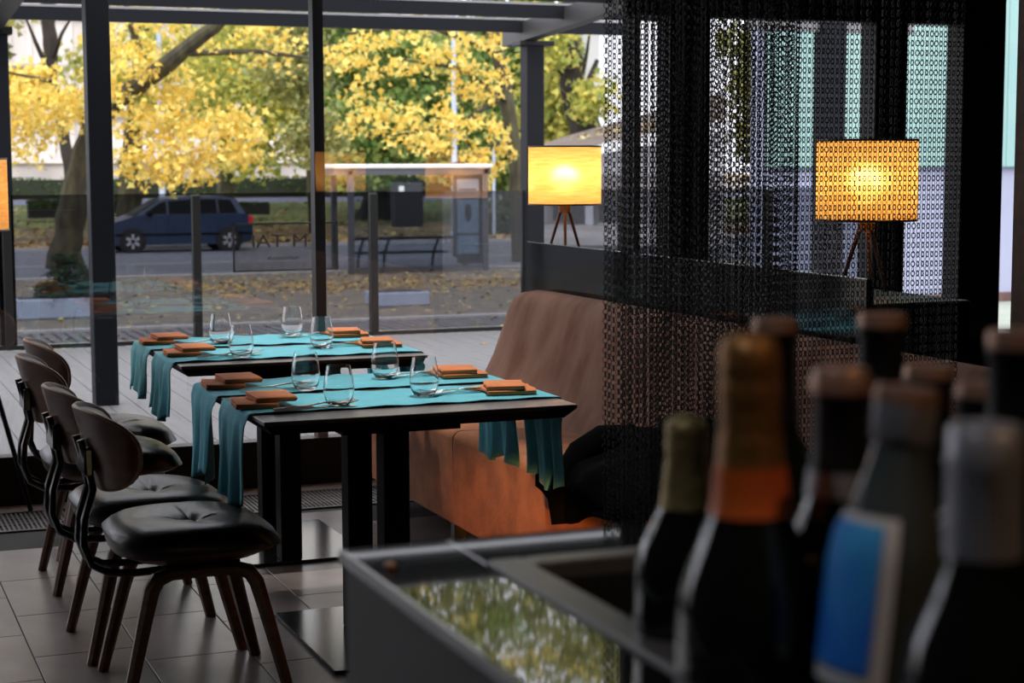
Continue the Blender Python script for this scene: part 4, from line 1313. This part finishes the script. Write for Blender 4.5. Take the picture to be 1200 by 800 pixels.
def table_lamp(x, y, z, e, label):
    t = thing('table_lamp', label, 'lamp', (x, y, z), 0, 'table lamps with veneer shades on the partition')
    R, z0, z1 = .158, .235, .485
    sh = MB().lathe([(R, z0), (R, z0 + .06), (R, z0 + .12), (R, z1)], 48).build('lamp_shade', M_shade, t, True)
    MB().lathe([(R + .001, z0 - .003), (R + .0025, z0), (R + .001, z0 + .004)], 48).build('shade_rim', M_walnut, sh, True)
    MB().lathe([(R + .001, z1 - .004), (R + .0025, z1), (R + .001, z1 + .003)], 48).build('shade_rim', M_walnut, sh, True)
    mb = MB()
    for k in range(3):
        a = 2 * PI * k / 3 + .4
        mb.tube([(.02 * math.cos(a), .02 * math.sin(a), z0 + .01), (R * math.cos(a), R * math.sin(a), z0 + .004)], .0025, 5)
    mb.build('shade_carrier', M_black, sh)
    MB().lathe([(0, z0 - .035), (.026, z0 - .035), (.028, z0 - .005), (.02, z0 + .01), (.018, z0 + .05), (0, z0 + .05)], 20).build('hub', M_lampwood, t, True)
    for k in range(3):
        a = 2 * PI * k / 3 + PI / 2 + YAW * -1 + PI
        MB().tube([(.015 * math.cos(a), .015 * math.sin(a), z0 - .012), (.088 * math.cos(a), .088 * math.sin(a), 0.004)], [.008, .006], 8).build('leg', M_lampwood, t, True)
    MB().lathe([(0, .285), (.012, .29), (.028, .33), (.030, .35), (.020, .375), (0, .382)], 16).build('bulb', M_bulb, t, True)
    ld = bpy.data.lights.new('bulb_light', 'POINT')
    ld.energy = e; ld.color = (1.0, 0.68, 0.30); ld.shadow_soft_size = .035
    lo = bpy.data.objects.new('bulb_light', ld); C.objects.link(lo); lo.parent = t; lo.location = (0, 0, .355)
    bpy.data.objects
    return t
table_lamp(3.04, 7.06 - .04, 1.047, 11, 'lit table lamp with round veneer shade, in clear view left of the chain curtain')
table_lamp(3.09, 4.74, 1.047, 9.5, 'lit table lamp with round veneer shade seen through the chain curtain')

# tripod floor lamp at the left edge
fl = thing('floor_lamp', 'lit floor lamp on thin black tripod at the left edge of the view', 'lamp', (.50, 7.36, 0))
sh = MB().lathe([(.235, 1.20), (.235, 1.34), (.235, 1.485)], 40).build('lamp_shade', M_shade, fl, True)
MB().lathe([(.236, 1.197), (.238, 1.20), (.236, 1.204)], 40).build('shade_rim', M_walnut, sh, True)
MB().lathe([(.236, 1.481), (.238, 1.485), (.236, 1.488)], 40).build('shade_rim', M_walnut, sh, True)
MB().lathe([(0, 1.10), (.03, 1.10), (.03, 1.22), (0, 1.22)], 16).build('hub', M_black, fl, True)
for k in range(3):
    a = .55 + 2 * PI * k / 3
    MB().tube([(.02 * math.cos(a), .02 * math.sin(a), 1.15), (.36 * math.cos(a), .36 * math.sin(a), .005)], .0105, 8).build('leg', M_black, fl, True)
MB().lathe([(0, 1.28), (.015, 1.285), (.032, 1.33), (.022, 1.37), (0, 1.38)], 16).build('bulb', M_bulb, fl, True)
ld = bpy.data.lights.new('bulb_light', 'POINT'); ld.energy = 12; ld.color = (1.0, .50, .15); ld.shadow_soft_size = .035
lo = bpy.data.objects.new('bulb_light', ld); C.objects.link(lo); lo.parent = fl; lo.location = (0, 0, 1.345)

# ================================================================== JACKET on the bench
def jacket():
    t = thing('black_jacket', 'black jacket dropped on the bench seat, one sleeve hanging down', 'jacket', (2.35, 4.75, .476))
    def h_fold(u, v):
        return .014 * math.sin(u * 17 + v * 11) + .010 * math.sin(u * 9 - v * 17 + 1) + .006 * math.sin(u * 37 + v * 20)
    def body(u, v):
        # u along the bench (far end first), v from the back of the seat over the front edge
        y = .42 - 1.35 * u
        edge = min(1, u / .16) ** .6
        s_ = v * .62
        m_ = .05 + .13 * math.exp(-((u - .42) / .32) ** 2) + .03 * math.exp(-((u - .12) / .10) ** 2)
        if s_ < .46:
            x = .33 - s_
            q = s_ / .46
            z = .008 + edge * (m_ * (1 - .55 * q ** 2) + h_fold(u, v))
            y += .05 * q * math.cos(u * 3)
        else:
            h = s_ - .46
            x = -.13 - .075 * math.sin(min(1, h / .08) * PI / 2) - edge * abs(h_fold(u, v))
            z = .008 + edge * (m_ * .45 + h_fold(u, v)) * max(0, 1 - h / .07) - max(0, h - .03) * (.45 + .55 * math.exp(-((u - .20) / .10) ** 2))
        return (x - .01, y, z)
    mb = MB().grid(body, 56, 34)
    o = mb.build('jacket_body', M_cloth, t, True, sharp=150)
    md = o.modifiers.new('cloth_thickness', 'SOLIDIFY'); md.thickness = .010; md.offset = 1
    pts = [(.05, .24, .10), (-.05, .26, .105), (-.13, .25, .07), (-.190, .225, .01), (-.225, .20, -.06), (-.225, .185, -.13)]
    MB().tube(pts, [.060, .056, .050, .044, .036, .030], 14).build('sleeve', M_cloth, t, True)
    MB().tube([(.20, -.35, .16), (.10, -.2, .19), (.06, .0, .18), (.14, .14, .13)], [.03, .042, .042, .03], 10).build('collar', M_cloth, t, True)
jacket()

# ================================================================== CHAIN CURTAIN
cc = thing('chain_curtain', 'dark metal chain curtain hanging in front of the bench and second lamp', 'curtain', (1.8, 3.8, 0))
ZTOP = 2.95
MB().bbox(-.03, 1.05, -.04, .26, ZTOP, ZTOP + .05, .004).build('rail', M_black, cc)
def strand(seed):
    rr = random.Random(seed)
    mb = MB()
    pitch = .0243
    n = int((ZTOP - .32) / pitch)
    tw0 = rr.uniform(0, .5)
    for k in range(n):
        z = -k * pitch
        # open link face-on, then a link edge-on
        tw = tw0 + .25 * math.sin(k * .11 + seed)
        for (zc, ang, w, h, wr) in ((z - .008, tw, .0063, .0082, .0010), (z - .020, tw + PI / 2, .0048, .0075, .0017)):
            ca, sa = math.cos(ang), math.sin(ang)
            pts = []
            for q in range(8):
                a = 2 * PI * q / 8
                pts.append((w * math.cos(a) * ca, w * math.cos(a) * sa, zc + h * math.sin(a)))
            mb.tube(pts, wr, 3, closed=True)
    return mb
protos = [strand(s) for s in (1, 2, 3)]
pm = []
for mb in protos:
    o = mb.build('chain_strand', M_chain, cc); pm.append(o)
cnt = 0
def put(x, y, z=0):
    global cnt
    k = (cnt * 7) % 3
    o = pm[cnt] if cnt < 3 else pm[k].copy()
    if cnt >= 3:
        C.objects.link(o); o.parent = cc
    o.location = (x, y, ZTOP - z)
    o.rotation_euler = (0, 0, random.uniform(-.25, .25))
    cnt += 1
nf = 69
for i in range(nf):
    x = .955 * i / (nf - 1)
    y = .03 * math.sin(i * .18) * (1 if i < 34 else .3)
    put(x, y, 0)
for i in range(36):     # the doubled part at the left, folded back behind
    put(.03 + i * .0152, .17 + .02 * math.sin(i * .5), .006 * (i % 3))
for i in range(30):
    put(.045 + i * .0165, .09 + .015 * math.sin(i * .7 + 2), .004 * (i % 4))

# ================================================================== COUNTER WITH BOTTLES
ct = thing('display_counter', 'dark display counter with glossy glass top in the blurred foreground', 'counter', (.46, 1.6, 0))
Ct = lambda mb, n, m_, **k: mb.build(n, m_, ct, loc=(-.46, -1.6, 0), **k)
X0, X1, Y0, Y1, ZC = .457, 1.9, .25, 1.597, 1.10
Ct(MB().bbox(X0 + .004, X0 + .03, Y0, Y1 - .004, 0, ZC - .012, .002), 'side_panel', M_counter)
Ct(MB().bbox(X0 + .03, X1, Y1 - .03, Y1 - .004, 0, ZC - .012, .002), 'front_panel', M_counter)
WX, WY = .600, 1.455      # opening of the well
Ct(MB().bbox(X0, WX - .035, Y0, Y1, ZC - .012, ZC, .0015).bbox(WX - .035, X1, WY + .03, Y1, ZC - .012, ZC, .0015), 'glass_top', M_countertop)
Ct(MB().bbox(WX - .035, WX, Y0, WY + .03, ZC - .014, ZC + .004, .002).bbox(WX, X1, WY, WY + .03, ZC - .014, ZC + .004, .002), 'steel_trim', M_trim)
Ct(MB().box(X0 - .002, X0, Y0, Y1, ZC - .012, ZC - .001).box(X0, X1, Y1, Y1 + .002, ZC - .012, ZC - .001), 'glass_edge', M_glassedge)
Ct(MB().box(WX, X1, Y0, WY, ZC - .06, ZC - .05).box(WX, WX + .006, Y0, WY, ZC - .05, ZC - .014).box(WX, X1, WY - .006, WY, ZC - .05, ZC - .014), 'well', M_well)
Ct(MB().lathe([(0, .0), (.005, 0), (.006, .004), (.004, .007), (0, .008)], 12, (X0 + .02, 1.50, ZC)), 'screw_cap', M_copperfoil, smooth=True)
ZW = ZC - .05

def bottle(px, ptop, d, style, label, lean=(0, 0), H=.31, s=1.0):
    """top of the bottle at camera depth d on the given column; stands in the well"""
    top = at(px, ptop, d)
    h = top.z - ZW
    k = h / H
    base = Vector((top.x - math.tan(lean[1]) * h, top.y + math.tan(lean[0]) * h, ZW))
    t = thing('wine_bottle', label, 'bottle', base, 0, 'wine and sparkling wine bottles in the well')
    t.rotation_euler = (lean[0], lean[1], 0)
    s = s
    if style in ('champ', 'smallgold'):
        body = [(0, 0), (.040, 0), (.044, .006), (.044, .13), (.043, .155), (.040, .172), (.030, .196), (.0225, .215), (.0185, .245), (.0155, .27)]
        foil = [(.0445, .0), (.0225, .2155), (.0208, .226), (.0190, .247), (.0165, .272), (.0175, .280), (.0178, .286), (.0165, .290), (.0172, .294), (.0175, .305), (.0150, .312), (.008, .316), (0, .317)][1:]
    elif style == 'clear':
        body = [(0, 0), (.029, 0), (.031, .006), (.031, .212), (.029, .228), (.0225, .248), (.0185, .264), (.0145, .285), (.0145, .29)]
        foil = [(.0160, .284), (.0168, .286), (.0172, .310), (.0165, .315), (0, .316)]
    else:
        body = [(0, 0), (.036, 0), (.038, .006), (.038, .175), (.034, .198), (.024, .222), (.0185, .240), (.0145, .29)]
        foil = [(.0190, .240), (.0165, .262), (.0156, .298), (.0172, .300), (.0172, .312), (.0160, .316), (0, .317)]
    if style == 'silver':
        foil = [(.0186, .246), (.0182, .262), (.0180, .292), (.0188, .296), (.0182, .300), (.0176, .314), (.014, .317), (0, .3175)]
    q = k * H / .317
    S_ = lambda P, e=0: [(r * s + e, z * q) for r, z in P]
    gm_ = M_clearbottle if style == 'clear' else M_greenglass
    bo = MB().lathe(S_(body), 28).build('glass_body', gm_, t, True, sharp=60)
    fm = {'champ': M_gold2, 'smallgold': M_gold, 'clear': M_silverfoil, 'silver': M_silverfoil, 'black': M_blackfoil, 'blackring': M_blackfoil, 'copper': M_copperfoil}[style]
    MB().lathe(S_(foil, .0006), 28).build('foil', fm, t, True, sharp=60)
    if style == 'champ':
        MB().lathe(S_([(.0200, .240), (.0205, .232), (.0214, .224), (.0226, .215), (.0238, .212)], .0012), 28).build('neck_label', M_collar, t, True)
        MB().lathe(S_([(.0445, .03), (.0445, .12)], .0008), 28, a0=PI * .9, a1=PI * 1.7).build('label', M_blackfoil, t, True)
    if style == 'blackring':
        MB().lathe(S_([(.0195, .236), (.0178, .252)], .0015), 24).build('neck_band', M_silverfoil, t, True)
        MB().lathe(S_([(.0160, .302), (.0175, .302), (.0175, .312), (.014, .318), (0, .3185)], .0012), 24).build('cap_top', M_copperfoil, t, True)
    if style in ('black', 'clear', 'silver'):
        MB().lathe(S_([(.0172, .306), (.0172, .312), (.0160, .3165), (0, .318)], .0008), 24).build('cap_top', M_copperfoil if style != 'silver' else M_silverfoil, t, True)
    if style == 'clear':
        MB().lathe(S_([(.0315, .140), (.0315, .212), (.0295, .228), (.0250, .241)], .0010), 28, a0=PI * .80, a1=PI * 1.36).build('label', M_whitelabel, t, True)
        MB().lathe(S_([(.0315, .150), (.0315, .212), (.0295, .228), (.0265, .236)], .0020), 28, a0=PI * .85, a1=PI * 1.27).build('label_print', M_bluelabel, t, True)
    return t
bottle(804, 487, 1.36, 'smallgold', 'small gold-foiled bottle at the left end of the bottles', s=.90)
bottle(878, 388, 1.02, 'champ', 'champagne bottle with amber foil and orange neck collar', lean=(.0, -.02))
bottle(908, 372, 1.28, 'black', 'dark bottle peeking out right behind the orange-collared champagne', s=.9)
bottle(986, 432, 1.05, 'blackring', 'black-capped bottle with a silver band round the neck, left of the blue label')
bottle(1034, 366, 1.30, 'black', 'tall black bottle rising behind the silver-banded one')
bottle(1064, 448, .97, 'clear', 'clear grey bottle with silver cap and blue and white label', lean=(0, .11))
bottle(1155, 496, .86, 'silver', 'dark bottle with long silver foil at the right front')
bottle(1088, 428, 1.25, 'black', 'dim bottle with dull copper top behind the blue-labelled one')
bottle(1152, 448, 1.15, 'black', 'dim dark bottle standing right behind the long silver foil')
bottle(1192, 386, 1.05, 'black', 'black bottle cut by the right edge of the view')

# warm strip light at the counter foot, washing the bench front
sl = thing('counter_strip_light', 'slim warm strip light at the foot of the counter, facing the bench', 'light fitting', (1.05, 1.62, .19))
MB().bbox(-.25, .25, -.022, .0, -.02, .02, .004).build('housing', M_black, sl)
MB().box(-.23, .23, .0, .004, -.012, .012).build('diffuser', M_bulb, sl)
ld = bpy.data.lights.new('strip_beam', 'SPOT'); ld.energy = 900; ld.color = (1.0, .38, .08); ld.spot_size = math.radians(8.5); ld.spot_blend = .5; ld.shadow_soft_size = .05
lo = bpy.data.objects.new('strip_beam', ld); C.objects.link(lo); lo.parent = sl; lo.location = (0, .02, 0)
lo.rotation_euler = (Vector((2.17, 5.15, .215)) - Vector((1.05, 1.64, .19))).to_track_quat('-Z', 'Y').to_euler()
